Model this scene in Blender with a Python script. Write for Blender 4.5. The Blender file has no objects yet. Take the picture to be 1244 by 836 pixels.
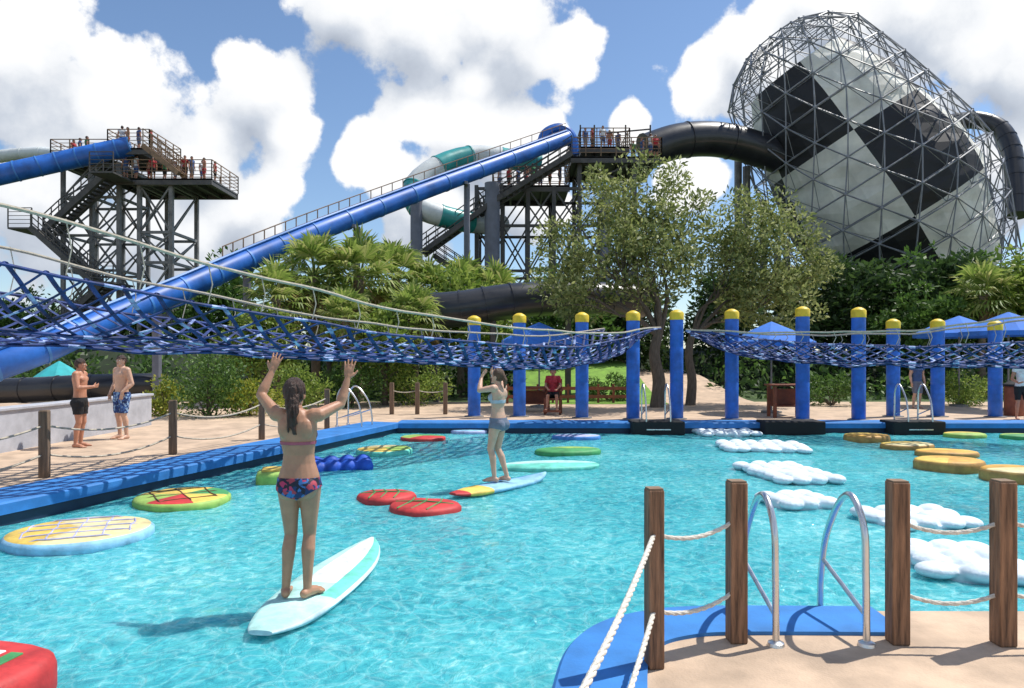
import bpy, bmesh, math, random
from mathutils import Vector as V, Matrix, noise
from mathutils.geometry import tessellate_polygon
R=math.radians; pi=math.pi; sin=math.sin; cos=math.cos
random.seed(7)
F=870.; CH=1.9; HY=435.; CX=622.
scene=bpy.context.scene; col=scene.collection
def P(px,py,d): return V(((px-CX)/F*d, d, CH-(py-HY)/F*d))
def G(px,py,z=0.):
    d=F*(CH-z)/(py-HY); return V(((px-CX)/F*d,d,z))
def XX(px,d): return (px-CX)/F*d
def lerp(a,b,t): return a+(b-a)*t
def cat(pts,n=8):
    pts=[V(p) for p in pts]; out=[]
    for i in range(len(pts)-1):
        p0=pts[max(i-1,0)];p1=pts[i];p2=pts[i+1];p3=pts[min(i+2,len(pts)-1)]
        for k in range(n):
            t=k/n
            out.append(.5*((2*p1)+(p2-p0)*t+(2*p0-5*p1+4*p2-p3)*t*t+(3*p1-p0-3*p2+p3)*t**3))
    out.append(pts[-1]); return out
def sag(a,b,s,n=10):
    a=V(a);b=V(b)
    return [a.lerp(b,i/n)-V((0,0,s*4*(i/n)*(1-i/n))) for i in range(n+1)]

# ------------------------------------------------------------------ mesh builder
class MB:
    def __init__(s): s.v=[];s.f=[];s.m=[]
    def add(s,vs,fs,mi=0):
        b=len(s.v); s.v.extend([tuple(x) for x in vs]); s.f.extend([tuple(i+b for i in f) for f in fs])
        s.m.extend(mi if isinstance(mi,list) else [mi]*len(fs)); return s
    def box(s,c,sz,rz=0,mi=0,M=None):
        c=V(c); x,y,z=[k/2 for k in sz]
        Mx=M if M else Matrix.Rotation(rz,3,'Z')
        vs=[c+Mx@V(q) for q in((-x,-y,-z),(x,-y,-z),(x,y,-z),(-x,y,-z),(-x,-y,z),(x,-y,z),(x,y,z),(-x,y,z))]
        return s.add(vs,[(3,2,1,0),(4,5,6,7),(0,1,5,4),(1,2,6,5),(2,3,7,6),(3,0,4,7)],mi)
    def tube(s,pts,r,n=8,mi=0,cap=True,ry=1.0,ph=0):
        pts=[V(p) for p in pts]; N=len(pts)
        rs=r if isinstance(r,(list,tuple)) else [r]*N
        t0=(pts[1]-pts[0]).normalized()
        ref=V((0,0,1)) if abs(t0.z)<.95 else V((0,1,0))
        u=t0.cross(ref).normalized(); vs=[]
        for i in range(N):
            t=(pts[min(i+1,N-1)]-pts[max(i-1,0)]).normalized()
            u=(u-t*u.dot(t)); u=u.normalized() if u.length>1e-6 else t.orthogonal().normalized()
            w=t.cross(u)
            for k in range(n):
                a=2*pi*k/n+ph
                vs.append(pts[i]+u*cos(a)*rs[i]+w*sin(a)*rs[i]*ry)
        fs=[];ms=[]
        for i in range(N-1):
            for k in range(n):
                fs.append((i*n+k,i*n+(k+1)%n,(i+1)*n+(k+1)%n,(i+1)*n+k))
                ms.append(mi(i,k) if callable(mi) else mi)
        if cap:
            fs.append(tuple(reversed(range(n)))); fs.append(tuple((N-1)*n+k for k in range(n)))
            ms+= [mi(0,0),mi(N-2,0)] if callable(mi) else [mi,mi]
        return s.add(vs,fs,ms)
    def beam(s,p,q,w=.1,mi=0): return s.tube([p,q],w*.707,4,mi,ph=pi/4)
    def lathe(s,prof,n=24,c=(0,0,0),mi=0,sx=1,sy=1,rz=0):
        c=V(c);vs=[];fs=[];ms=[];Mx=Matrix.Rotation(rz,3,'Z')
        for (r,z) in prof:
            for k in range(n):
                a=2*pi*k/n; vs.append(c+Mx@V((r*cos(a)*sx,r*sin(a)*sy,z)))
        for i in range(len(prof)-1):
            for k in range(n):
                fs.append((i*n+k,i*n+(k+1)%n,(i+1)*n+(k+1)%n,(i+1)*n+k))
                ms.append(mi(i,k) if callable(mi) else mi)
        fs.append(tuple(reversed(range(n)))); fs.append(tuple((len(prof)-1)*n+k for k in range(n)))
        ms+=[mi(0,0),mi(len(prof)-2,0)] if callable(mi) else [mi,mi]
        return s.add(vs,fs,ms)
    def ball(s,c,r,nu=12,nv=8,mi=0,M=None):
        c=V(c); r=(r,r,r) if not isinstance(r,(tuple,list)) else r
        M=M or Matrix.Identity(3); vs=[c+M@V((0,0,-r[2]))]
        for j in range(1,nv):
            b=-pi/2+pi*j/nv
            for k in range(nu):
                a=2*pi*k/nu; vs.append(c+M@V((r[0]*cos(b)*cos(a),r[1]*cos(b)*sin(a),r[2]*sin(b))))
        vs.append(c+M@V((0,0,r[2]))); fs=[]
        for k in range(nu): fs.append((0,1+(k+1)%nu,1+k))
        for j in range(nv-2):
            for k in range(nu):
                a=1+j*nu; fs.append((a+k,a+(k+1)%nu,a+nu+(k+1)%nu,a+nu+k))
        t=len(vs)-1;a=1+(nv-2)*nu
        for k in range(nu): fs.append((a+k,a+(k+1)%nu,t))
        return s.add(vs,fs,mi)
    def cap(s,pts,rs,n=10):     # capsule chain for bodies
        pts=[V(p) for p in pts]
        for i in range(len(pts)-1): s.tube([pts[i],pts[i+1]],[rs[i],rs[i+1]],n)
        for p,r in zip(pts,rs): s.ball(p,r,n,max(6,n*2//3))
    def prism(s,poly,z0,z1,mi=0):
        n=len(poly); vs=[(x,y,z0) for x,y in poly]+[(x,y,z1) for x,y in poly]
        fs=[tuple(reversed(range(n))),tuple(range(n,2*n))]+[(i,(i+1)%n,n+(i+1)%n,n+i) for i in range(n)]
        return s.add(vs,fs,mi)
    def sheet(s,loops,z,mi=0):
        flat=[p for l in loops for p in l]
        tr=tessellate_polygon([[V((p[0],p[1],0)) for p in l] for l in loops]); fs=[]
        for a,b,c in tr:
            A,B,C_=flat[a],flat[b],flat[c]
            cr=(B[0]-A[0])*(C_[1]-A[1])-(B[1]-A[1])*(C_[0]-A[0])
            fs.append((a,b,c) if cr>0 else (a,c,b))
        return s.add([(p[0],p[1],z) for p in flat],fs,mi)
    def loft(s,rings,mi=0):
        n=len(rings[0]); vs=[p for r in rings for p in r]; fs=[];ms=[]
        for i in range(len(rings)-1):
            for k in range(n):
                fs.append((i*n+k,i*n+(k+1)%n,(i+1)*n+(k+1)%n,(i+1)*n+k)); ms.append(mi(i,k) if callable(mi) else mi)
        fs.append(tuple(reversed(range(n)))); fs.append(tuple((len(rings)-1)*n+k for k in range(n)))
        ms+=[mi(0,0),mi(len(rings)-2,0)] if callable(mi) else [mi,mi]
        return s.add(vs,fs,ms)
    def mesh(s,name):
        me=bpy.data.meshes.new(name); me.from_pydata(s.v,[],s.f); me.update(); return me
    def build(s,name,mats,parent=None,smooth=40,bevel=0,world=False,org=None,bseg=2):
        off=V((0,0,0))
        if parent is not None:
            if world:
                q=parent
                while q is not None: off+=V(q.location); q=q.parent
        else:
            if org is not None: off=V(org)
            else:
                xs=[p[0] for p in s.v];ys=[p[1] for p in s.v];zs=[p[2] for p in s.v]
                off=V(((min(xs)+max(xs))/2,(min(ys)+max(ys))/2,min(zs)))
        if off.length>0: s.v=[(p[0]-off.x,p[1]-off.y,p[2]-off.z) for p in s.v]
        me=s.mesh(name); mats=mats if isinstance(mats,list) else [mats]
        for m in mats: me.materials.append(m)
        if len(mats)>1: me.polygons.foreach_set('material_index',s.m)
        if smooth:
            me.polygons.foreach_set('use_smooth',[True]*len(me.polygons))
            if smooth<180: me.set_sharp_from_angle(angle=R(smooth))
        o=bpy.data.objects.new(name,me); col.objects.link(o)
        if parent is not None: o.parent=parent
        else: o.location=off
        if bevel:
            b=o.modifiers.new('bevel','BEVEL'); b.width=bevel; b.segments=bseg; b.limit_method='ANGLE'
        return o
def tag(o,label=None,cat_=None,group=None,kind=None):
    if label: o['label']=label
    if cat_: o['category']=cat_
    if group: o['group']=group
    if kind: o['kind']=kind
    return o
def thing(name,label,cat_,loc=(0,0,0),rz=0,group=None):
    o=bpy.data.objects.new(name,None); col.objects.link(o); o.empty_display_size=.1
    o.location=loc; o.rotation_euler=(0,0,rz); return tag(o,label,cat_,group)
def copy_tree(o,parent=None):
    c=o.copy(); col.objects.link(c)
    if parent is not None: c.parent=parent
    for ch in list(o.children): copy_tree(ch,c)
    return c
def struct(o,label=None): o['kind']='structure'; return o

# ------------------------------------------------------------------ materials
def nodes(name):
    m=bpy.data.materials.new(name); m.use_nodes=True; nt=m.node_tree
    return m,nt,nt.nodes['Principled BSDF'],nt.nodes['Material Output']
def N(nt,t,**k):
    n=nt.nodes.new(t)
    for a,b in k.items():
        if a.startswith('i_'):
            key=a[2:]; key=int(key) if key.isdigit() else key.replace('_',' ')
            n.inputs[key].default_value=b
        else: setattr(n,a,b)
    return n
def ramp(nt,fac,stops,interp='LINEAR'):
    r=nt.nodes.new('ShaderNodeValToRGB'); r.color_ramp.interpolation=interp
    while len(r.color_ramp.elements)<len(stops): r.color_ramp.elements.new(.5)
    for e,(p,c) in zip(r.color_ramp.elements,stops):
        e.position=p; e.color=(*c,1) if len(c)==3 else c
    nt.links.new(fac,r.inputs[0]); return r.outputs[0]
def mat(name,c,r=.55,var=.15,sc=6,bump=0,bsc=40,metal=0,spec=.5,sss=0,coat=0,stretch=None,dark=None):
    m,nt,b,o=nodes(name); L=nt.links.new
    tc=N(nt,'ShaderNodeTexCoord'); src=tc.outputs['Object']
    if stretch:
        mp=N(nt,'ShaderNodeMapping'); mp.inputs['Scale'].default_value=stretch; L(src,mp.inputs[0]); src=mp.outputs[0]
    nz=N(nt,'ShaderNodeTexNoise',i_Scale=sc,i_Detail=4.,i_Roughness=.62); L(src,nz.inputs['Vector'])
    c0=dark or tuple(max(0,x*(1-var)) for x in c); c1=tuple(min(1,x*(1+var)) for x in c)
    L(ramp(nt,nz.outputs[0],[(.3,c0),(.68,c1)]),b.inputs['Base Color'])
    rr=N(nt,'ShaderNodeMath',operation='MULTIPLY_ADD',i_1=.25,i_2=r-.12); L(nz.outputs[0],rr.inputs[0]); L(rr.outputs[0],b.inputs['Roughness'])
    b.inputs['Metallic'].default_value=metal; b.inputs['Specular IOR Level'].default_value=spec
    b.inputs['Coat Weight'].default_value=coat
    if sss: b.inputs['Subsurface Weight'].default_value=sss; b.inputs['Subsurface Radius'].default_value=(.02,.008,.004)
    if bump:
        n2=N(nt,'ShaderNodeTexNoise',i_Scale=bsc,i_Detail=4.); L(src,n2.inputs['Vector'])
        bp=N(nt,'ShaderNodeBump',i_Strength=bump,i_Distance=.02); L(n2.outputs[0],bp.inputs['Height']); L(bp.outputs[0],b.inputs['Normal'])
    return m
def leafmat(name,cs,trans=.35):
    m,nt,b,o=nodes(name); L=nt.links.new
    g=N(nt,'ShaderNodeNewGeometry')
    c=ramp(nt,g.outputs['Random Per Island'],[(i/(len(cs)-1),x) for i,x in enumerate(cs)])
    L(c,b.inputs['Base Color']); b.inputs['Roughness'].default_value=.5; b.inputs['Specular IOR Level'].default_value=.35
    t=N(nt,'ShaderNodeBsdfTranslucent'); L(c,t.inputs[0])
    mx=N(nt,'ShaderNodeMixShader',i_0=trans); L(b.outputs[0],mx.inputs[1]); L(t.outputs[0],mx.inputs[2]); L(mx.outputs[0],o.inputs[0])
    return m
M={}
M['deck']=mat('tan_concrete',(.53,.39,.275),.8,.26,2.2,.25,60)
M['coping']=mat('blue_painted_concrete',(.03,.19,.52),.68,.2,3,.08,60)
M['wall']=mat('dark_pool_wall',(.012,.03,.07),.5)
M['ground']=mat('grassy_ground',(.05,.09,.02),.9,.4,.4,.3,8)
M['lawn']=mat('mown_lawn',(.16,.30,.04),.9,.3,3,.6,30)
M['berm']=mat('dark_berm_fill',(.018,.03,.012),.95,.4,1)
M['greywall']=mat('pale_render',(.42,.43,.47),.8,.16,3,.15,40)
M['wood']=mat('weathered_timber',(.25,.135,.075),.8,.5,2.2,.7,9,stretch=(16,16,1.2),dark=(.07,.036,.02))
M['woodend']=mat('cut_timber',(.24,.16,.10),.8,.3,12)
M['greywood']=mat('grey_brown_timber',(.17,.11,.07),.8,.4,2,.4,8,stretch=(14,14,1.2))
M['redwood']=mat('red_brown_wood',(.22,.065,.03),.6,.3,4,.2,20)
M['rope']=mat('white_rope',(.70,.66,.58),.85,.2,30,.4,120)
M['tanrope']=mat('tan_rope',(.44,.39,.31),.85,.25,20)
M['steel']=mat('polished_steel',(.66,.66,.66),.28,.08,8,metal=1)
M['galv']=mat('weathered_grey_steel',(.19,.185,.18),.55,.4,2,metal=.2)
M['frame']=mat('dark_grey_truss_steel',(.23,.24,.27),.5,.25,2)
M['darksteel']=mat('dark_brown_grey_steel',(.075,.07,.066),.55,.4,2)
M['rust']=mat('rust_brown_steel',(.24,.15,.085),.6,.4,3)
M['concrete_col']=mat('blue_grey_column',(.16,.17,.21),.65,.25,1)
M['pole']=mat('blue_padding',(.022,.14,.56),.5,.3,3,.2,12,coat=.1)
M['yellow']=mat('yellow_plastic',(.76,.54,.03),.5,.18,5)
M['slide']=mat('blue_fibreglass',(.018,.13,.50),.42,.4,.9,coat=.12)
M['slidein']=mat('blue_fibreglass_light',(.05,.21,.56),.45,.25,1)
M['teal']=mat('teal_fibreglass',(.03,.30,.29),.35,.25,1,coat=.2)
M['white']=mat('white_fibreglass',(.64,.67,.66),.4,.18,1.2,coat=.2)
M['black']=mat('black_fibreglass',(.022,.023,.028),.36,.35,1,coat=.2)
M['membw']=mat('off_white_membrane',(.74,.73,.66),.75,.25,.45)
M['membk']=mat('black_membrane',(.014,.015,.018),.6,.3,.5)
M['netblue']=mat('navy_webbing',(.017,.042,.17),.75,.55,5,dark=(.005,.010,.04))
M['netpale']=mat('pale_blue_webbing',(.32,.40,.60),.75,.5,6,dark=(.05,.09,.28))
M['canopy']=mat('blue_canvas',(.035,.17,.60),.8,.2,3)
M['tealcanvas']=mat('turquoise_canvas',(.04,.42,.45),.8,.15,3)
def foam(n,c): return mat(n,c,.6,.32,5,.2,25)
FM={k:foam(k+'_foam',c) for k,c in dict(yellow=(.72,.50,.10),cream=(.68,.58,.30),orange=(.62,.34,.06),tan=(.40,.22,.06),blue=(.07,.23,.58),sky=(.26,.50,.68),lilac=(.40,.42,.66),green=(.06,.30,.10),lime=(.30,.46,.10),red=(.50,.035,.035),white=(.74,.76,.76),aqua=(.42,.72,.68),mint=(.14,.58,.47),ice=(.58,.74,.82),royal=(.01,.08,.46),brown=(.13,.07,.03)).items()}
M['cloudfoam']=mat('pale_raft_foam',(.68,.77,.83),.6,.16,4,.25,30)
M['skin']=mat('tanned_skin',(.44,.225,.135),.48,.14,9,.06,90,sss=.08)
M['skin2']=mat('fair_skin',(.60,.37,.26),.5,.12,9,.06,90,sss=.08)
M['skin3']=mat('sunburnt_skin',(.50,.23,.14),.5,.12,9,.06,90,sss=.08)
M['hair']=mat('dark_brown_hair',(.045,.02,.012),.42,.5,3,.6,20,stretch=(14,14,3))
M['hair2']=mat('brown_hair',(.10,.05,.025),.45,.4,3,.6,20,stretch=(14,14,3))
M['eyew']=mat('eye_white',(.75,.73,.7),.3); M['iris']=mat('dark_iris',(.02,.015,.01),.2); M['lip']=mat('lips',(.36,.12,.09),.4)
def cloth(n,c,**k): return mat(n,c,.8,.2,8,.2,60,**k)
M['blackcloth']=cloth('black_cloth',(.012,.012,.014)); M['bluecloth']=cloth('blue_cloth',(.05,.10,.25)); M['greycloth']=cloth('grey_blue_cloth',(.15,.17,.23)); M['palecloth']=cloth('pale_blue_cloth',(.42,.46,.52))
M['redcloth']=cloth('red_cloth',(.42,.03,.04)); M['whitecloth']=cloth('white_cloth',(.75,.75,.75)); M['pinkcloth']=cloth('deep_pink_cloth',(.40,.10,.14)); M['greencloth']=cloth('green_cloth',(.05,.22,.09))
def floral(name,cs,sc):
    m,nt,b,o=nodes(name); L=nt.links.new; tc=N(nt,'ShaderNodeTexCoord')
    nz=N(nt,'ShaderNodeTexNoise',i_Scale=sc*.5,i_Detail=2.); L(tc.outputs['Object'],nz.inputs['Vector'])
    va=N(nt,'ShaderNodeVectorMath',operation='MULTIPLY_ADD'); L(nz.outputs['Color'],va.inputs[0]); va.inputs[1].default_value=(.05,.05,.05); L(tc.outputs['Object'],va.inputs[2])
    v=N(nt,'ShaderNodeTexVoronoi',i_Scale=sc); L(va.outputs[0],v.inputs['Vector'])
    sp=N(nt,'ShaderNodeSeparateColor'); L(v.outputs['Color'],sp.inputs[0])
    L(ramp(nt,sp.outputs[0],[(i/len(cs),c) for i,c in enumerate(cs)],'CONSTANT'),b.inputs['Base Color']); b.inputs['Roughness'].default_value=.7
    return m
M['floral']=floral('floral_swim_fabric',[(.01,.012,.03),(.5,.04,.12),(.012,.03,.12),(.04,.16,.42),(.02,.015,.03),(.42,.05,.08)],34)
M['bluefloral']=floral('blue_patterned_fabric',[(.02,.06,.22),(.25,.4,.6),(.01,.03,.12),(.05,.14,.4)],30)
M['bark']=mat('grey_bark',(.13,.105,.08),.9,.4,3,.8,14,stretch=(8,8,1.5))
M['palmbark']=mat('palm_bark',(.17,.13,.09),.9,.4,5,.8,14)
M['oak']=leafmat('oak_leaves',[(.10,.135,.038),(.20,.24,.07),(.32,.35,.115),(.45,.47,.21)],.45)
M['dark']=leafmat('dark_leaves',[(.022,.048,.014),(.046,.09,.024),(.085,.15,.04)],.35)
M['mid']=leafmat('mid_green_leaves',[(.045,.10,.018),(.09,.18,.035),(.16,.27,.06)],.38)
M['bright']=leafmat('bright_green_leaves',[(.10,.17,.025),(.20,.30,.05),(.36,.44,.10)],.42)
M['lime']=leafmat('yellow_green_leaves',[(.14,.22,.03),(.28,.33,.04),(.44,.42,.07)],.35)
M['palm']=leafmat('palm_fronds',[(.11,.17,.035),(.21,.31,.06),(.34,.42,.10),(.50,.48,.20)],.45)
M['palmdead']=leafmat('dry_palm_fronds',[(.2,.13,.05),(.34,.25,.11)],.25)

def water_mat():
    m,nt,b,o=nodes('pool_water'); L=nt.links.new
    tc=N(nt,'ShaderNodeTexCoord'); src=tc.outputs['Object']
    n0=N(nt,'ShaderNodeTexNoise',i_Scale=2.2,i_Detail=2.); L(src,n0.inputs['Vector'])
    mul=N(nt,'ShaderNodeVectorMath',operation='MULTIPLY_ADD'); L(n0.outputs['Color'],mul.inputs[0]); mul.inputs[1].default_value=(.7,.7,.2); L(src,mul.inputs[2])
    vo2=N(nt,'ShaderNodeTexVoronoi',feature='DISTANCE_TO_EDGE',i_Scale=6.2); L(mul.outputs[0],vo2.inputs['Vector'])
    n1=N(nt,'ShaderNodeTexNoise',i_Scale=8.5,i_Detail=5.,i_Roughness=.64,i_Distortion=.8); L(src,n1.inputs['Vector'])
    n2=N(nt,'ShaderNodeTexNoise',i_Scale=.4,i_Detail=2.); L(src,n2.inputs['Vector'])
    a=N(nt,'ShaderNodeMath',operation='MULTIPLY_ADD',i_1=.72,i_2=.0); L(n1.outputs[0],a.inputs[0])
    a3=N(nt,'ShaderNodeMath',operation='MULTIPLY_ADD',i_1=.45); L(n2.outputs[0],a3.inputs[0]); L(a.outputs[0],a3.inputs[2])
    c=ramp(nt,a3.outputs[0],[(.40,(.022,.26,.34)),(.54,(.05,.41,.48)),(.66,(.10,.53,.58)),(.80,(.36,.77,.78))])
    edge=ramp(nt,vo2.outputs['Distance'],[(.0,(1,1,1)),(.06,(.25,.25,.25)),(.16,(0,0,0))])  # pale caustic light lines, painted into the water's base colour
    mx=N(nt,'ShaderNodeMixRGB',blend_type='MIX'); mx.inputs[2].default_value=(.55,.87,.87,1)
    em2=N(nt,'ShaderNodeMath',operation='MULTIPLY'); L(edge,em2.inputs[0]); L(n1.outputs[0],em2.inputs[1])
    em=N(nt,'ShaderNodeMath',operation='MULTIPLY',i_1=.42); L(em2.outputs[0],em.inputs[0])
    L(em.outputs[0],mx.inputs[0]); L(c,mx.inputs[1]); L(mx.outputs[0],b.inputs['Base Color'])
    b.inputs['Roughness'].default_value=.05; b.inputs['IOR'].default_value=1.33; b.inputs['Specular IOR Level'].default_value=.42
    b.subsurface_method='BURLEY'; b.inputs['Subsurface Weight'].default_value=.5; b.inputs['Subsurface Radius'].default_value=(.3,.5,.5); b.inputs['Subsurface Scale'].default_value=1.0
    w1=N(nt,'ShaderNodeTexNoise',i_Scale=4.8,i_Detail=5.,i_Roughness=.62,i_Distortion=1.1); L(src,w1.inputs['Vector'])
    bp=N(nt,'ShaderNodeBump',i_Strength=.95,i_Distance=.075); L(w1.outputs[0],bp.inputs['Height']); L(bp.outputs[0],b.inputs['Normal'])
    return m
M['water']=water_mat()

# ------------------------------------------------------------------ camera, sun, world
cam=bpy.data.cameras.new('camera'); co=bpy.data.objects.new('camera',cam); col.objects.link(co)
co.location=(0,0,CH); co.rotation_euler=(R(90),0,0); cam.sensor_width=36; cam.lens=F/1244*36; cam.shift_y=(HY-418)/1244
cam.clip_end=6000; scene.camera=co
SEL=R(60); SAZ=R(64)
sd=V((sin(SAZ)*cos(SEL),cos(SAZ)*cos(SEL),sin(SEL)))
sl=bpy.data.lights.new('sun','SUN'); sl.energy=4.9; sl.angle=R(.5); sl.color=(1,.955,.88)
so=bpy.data.objects.new('sun',sl); col.objects.link(so); so.rotation_euler=sd.to_track_quat('Z','Y').to_euler(); so.location=(20,20,60)
scene.view_settings.view_transform='Standard'; scene.view_settings.look='None'; scene.view_settings.exposure=0
w=bpy.data.worlds.new('World'); scene.world=w; w.use_nodes=True; nt=w.node_tree; L=nt.links.new
for n in list(nt.nodes): nt.nodes.remove(n)
BLOBS=[(40,70,150),(160,140,135),(235,195,110),(315,110,74),(350,160,46),(60,240,125),(200,270,115),(300,250,70),
     (425,10,74),(520,20,98),(620,35,98),(695,55,46),(575,100,40),
     (510,140,56),(585,165,76),(655,165,54),(455,195,56),(520,240,85),(640,235,70),
     (855,95,58),(925,70,80),(1010,10,85),(1120,0,110),(1230,70,120),(950,145,54),(1220,200,100),(765,155,34),(840,215,54)]
def cloud_group(full):
    g=bpy.data.node_groups.new('cloud_field','ShaderNodeTree')
    g.interface.new_socket('Vector',in_out='INPUT',socket_type='NodeSocketVector'); g.interface.new_socket('Value',in_out='OUTPUT',socket_type='NodeSocketFloat')
    gi=g.nodes.new('NodeGroupInput'); go=g.nodes.new('NodeGroupOutput'); Lg=g.links.new
    nn=g.nodes.new('ShaderNodeVectorMath'); nn.operation='NORMALIZE'; Lg(gi.outputs[0],nn.inputs[0]); p=nn.outputs[0]
    prev=None
    for (x,y,r) in BLOBS:
        if not full and r<60: continue
        c=V(((x-CX)/F,1,(HY-y)/F)); l=c.length; c.normalize()
        d=g.nodes.new('ShaderNodeVectorMath'); d.operation='DISTANCE'; Lg(p,d.inputs[0]); d.inputs[1].default_value=c
        ma=g.nodes.new('ShaderNodeMath'); ma.operation='MULTIPLY_ADD'; Lg(d.outputs['Value'],ma.inputs[0]); ma.inputs[1].default_value=-1/(r/F/l); ma.inputs[2].default_value=1
        if prev is None: prev=ma.outputs[0]
        else:
            mm=g.nodes.new('ShaderNodeMath'); mm.operation='SMOOTH_MAX'; mm.inputs[2].default_value=.3; Lg(prev,mm.inputs[0]); Lg(ma.outputs[0],mm.inputs[1]); prev=mm.outputs[0]
    def nz(sc,det,amp,prev,rough=.58):
        t=N(g,'ShaderNodeTexNoise',i_Scale=sc,i_Detail=det,i_Roughness=rough); Lg(p,t.inputs['Vector'])
        s=N(g,'ShaderNodeMath',operation='MULTIPLY_ADD',i_1=amp,i_2=-.5*amp); Lg(t.outputs[0],s.inputs[0])
        a=N(g,'ShaderNodeMath',operation='ADD'); Lg(s.outputs[0],a.inputs[0]); Lg(prev,a.inputs[1]); return a.outputs[0]
    low=N(g,'ShaderNodeTexNoise',i_Scale=2.3,i_Detail=2.); Lg(p,low.inputs['Vector'])
    lm=N(g,'ShaderNodeMath',operation='MULTIPLY_ADD',i_1=3.,i_2=-1.5); Lg(low.outputs[0],lm.inputs[0])
    sx=N(g,'ShaderNodeSeparateXYZ'); Lg(p,sx.inputs[0])
    yy=N(g,'ShaderNodeMapRange'); yy.inputs[1].default_value=.75; yy.inputs[2].default_value=.45; yy.inputs[3].default_value=-3; yy.inputs[4].default_value=0; Lg(sx.outputs[1],yy.inputs[0])
    lo2=N(g,'ShaderNodeMath',operation='ADD'); Lg(lm.outputs[0],lo2.inputs[0]); Lg(yy.outputs[0],lo2.inputs[1])
    mm=N(g,'ShaderNodeMath',operation='MAXIMUM'); Lg(prev,mm.inputs[0]); Lg(lo2.outputs[0],mm.inputs[1])
    cl=N(g,'ShaderNodeMath',operation='MAXIMUM',i_1=-.8); Lg(mm.outputs[0],cl.inputs[0]); prev=cl.outputs[0]
    prev=nz(4.,2.,.9,prev)
    if full:
        prev=nz(13.,7.,1.1,prev,.62)
        vo=N(g,'ShaderNodeTexVoronoi',feature='F1',i_Scale=15.,i_Detail=1.,i_Roughness=.55); Lg(p,vo.inputs['Vector'])
        s=N(g,'ShaderNodeMath',operation='MULTIPLY_ADD',i_1=-.5,i_2=.22); Lg(vo.outputs['Distance'],s.inputs[0])
        a=N(g,'ShaderNodeMath',operation='ADD'); Lg(s.outputs[0],a.inputs[0]); Lg(prev,a.inputs[1]); prev=a.outputs[0]
    Lg(prev,go.inputs[0]); return g
tc=N(nt,'ShaderNodeTexCoord')
g0=nt.nodes.new('ShaderNodeGroup'); g0.node_tree=cloud_group(True); L(tc.outputs['Generated'],g0.inputs[0])
ad=N(nt,'ShaderNodeVectorMath',operation='ADD'); ad.inputs[1].default_value=V((.3,0,1)).normalized()*.05; L(tc.outputs['Generated'],ad.inputs[0])
g1=nt.nodes.new('ShaderNodeGroup'); g1.node_tree=cloud_group(False); L(ad.outputs[0],g1.inputs[0])
df=N(nt,'ShaderNodeMath',operation='SUBTRACT'); L(g0.outputs[0],df.inputs[0]); L(g1.outputs[0],df.inputs[1])
sh=N(nt,'ShaderNodeMath',operation='MULTIPLY_ADD',i_1=.8,i_2=.74); L(df.outputs[0],sh.inputs[0])
th=N(nt,'ShaderNodeMath',operation='MULTIPLY_ADD',i_1=-.16); L(g0.outputs[0],th.inputs[0]); L(sh.outputs[0],th.inputs[2])
cc=ramp(nt,th.outputs[0],[(.0,(.38,.43,.52)),(.35,(.58,.63,.71)),(.60,(.86,.88,.91)),(.84,(1,1,1))])  # sunlit tops and grey undersides of the clouds, put into their colour
mk=N(nt,'ShaderNodeMapRange',interpolation_type='SMOOTHSTEP'); mk.inputs[1].default_value=-.05; mk.inputs[2].default_value=.14; L(g0.outputs[0],mk.inputs[0])
sky=N(nt,'ShaderNodeTexSky',sky_type='NISHITA'); sky.sun_disc=False; sky.sun_elevation=SEL; sky.sun_rotation=SAZ; sky.altitude=0; sky.air_density=1.0; sky.dust_density=.25; sky.ozone_density=4.0
b1=N(nt,'ShaderNodeBackground',i_Strength=.145); L(sky.outputs[0],b1.inputs[0])
b2=N(nt,'ShaderNodeBackground',i_Strength=1.08); L(cc,b2.inputs[0])
ms=N(nt,'ShaderNodeMixShader'); L(mk.outputs[0],ms.inputs[0]); L(b1.outputs[0],ms.inputs[1]); L(b2.outputs[0],ms.inputs[2])
ow=N(nt,'ShaderNodeOutputWorld'); L(ms.outputs[0],ow.inputs[0])

# ------------------------------------------------------------------ setting: ground, deck, pool
DZ=.25
pool=[(-8.4,-1.2),(-1.2,.9),(-.3,1.6),(.05,2.5),(.18,3.1),(.25,3.58),(.36,4.05),(.57,4.40),(.89,4.60),(1.3,4.68),(2.35,4.67),(24,4.6),(24,18.1),(-2.9,18.1)]
o=MB().sheet([[(-1500,-1500),(1500,-1500),(1500,2500),(-1500,2500)],pool],.2).build('ground',M['ground'],smooth=0,org=(0,0,0)); struct(o)
o=MB().sheet([[(-40,-10),(45,-10),(45,27),(-40,27)],pool],DZ).build('pool_deck',M['deck'],smooth=0,org=(0,0,0)); struct(o)
mb=MB(); n=len(pool)
for i in range(n):
    a=pool[i];b=pool[(i+1)%n]; mb.add([(a[0],a[1],-.9),(b[0],b[1],-.9),(b[0],b[1],DZ),(a[0],a[1],DZ)],[(0,1,2,3)])
struct(mb.build('pool_wall',M['wall'],smooth=0,org=(0,0,0)))
def offs(path,wd):
    out=[]
    for i,p in enumerate(path):
        nn=V((0,0))
        for j in (i-1,i):
            if 0<=j<len(path)-1:
                d=V((path[j+1][0]-path[j][0],path[j+1][1]-path[j][1])).normalized(); nn+=V((d.y,-d.x))
        nn.normalize(); w_=wd[i] if isinstance(wd,list) else wd
        out.append((p[0]+nn.x*w_,p[1]+nn.y*w_))
    return out
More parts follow.
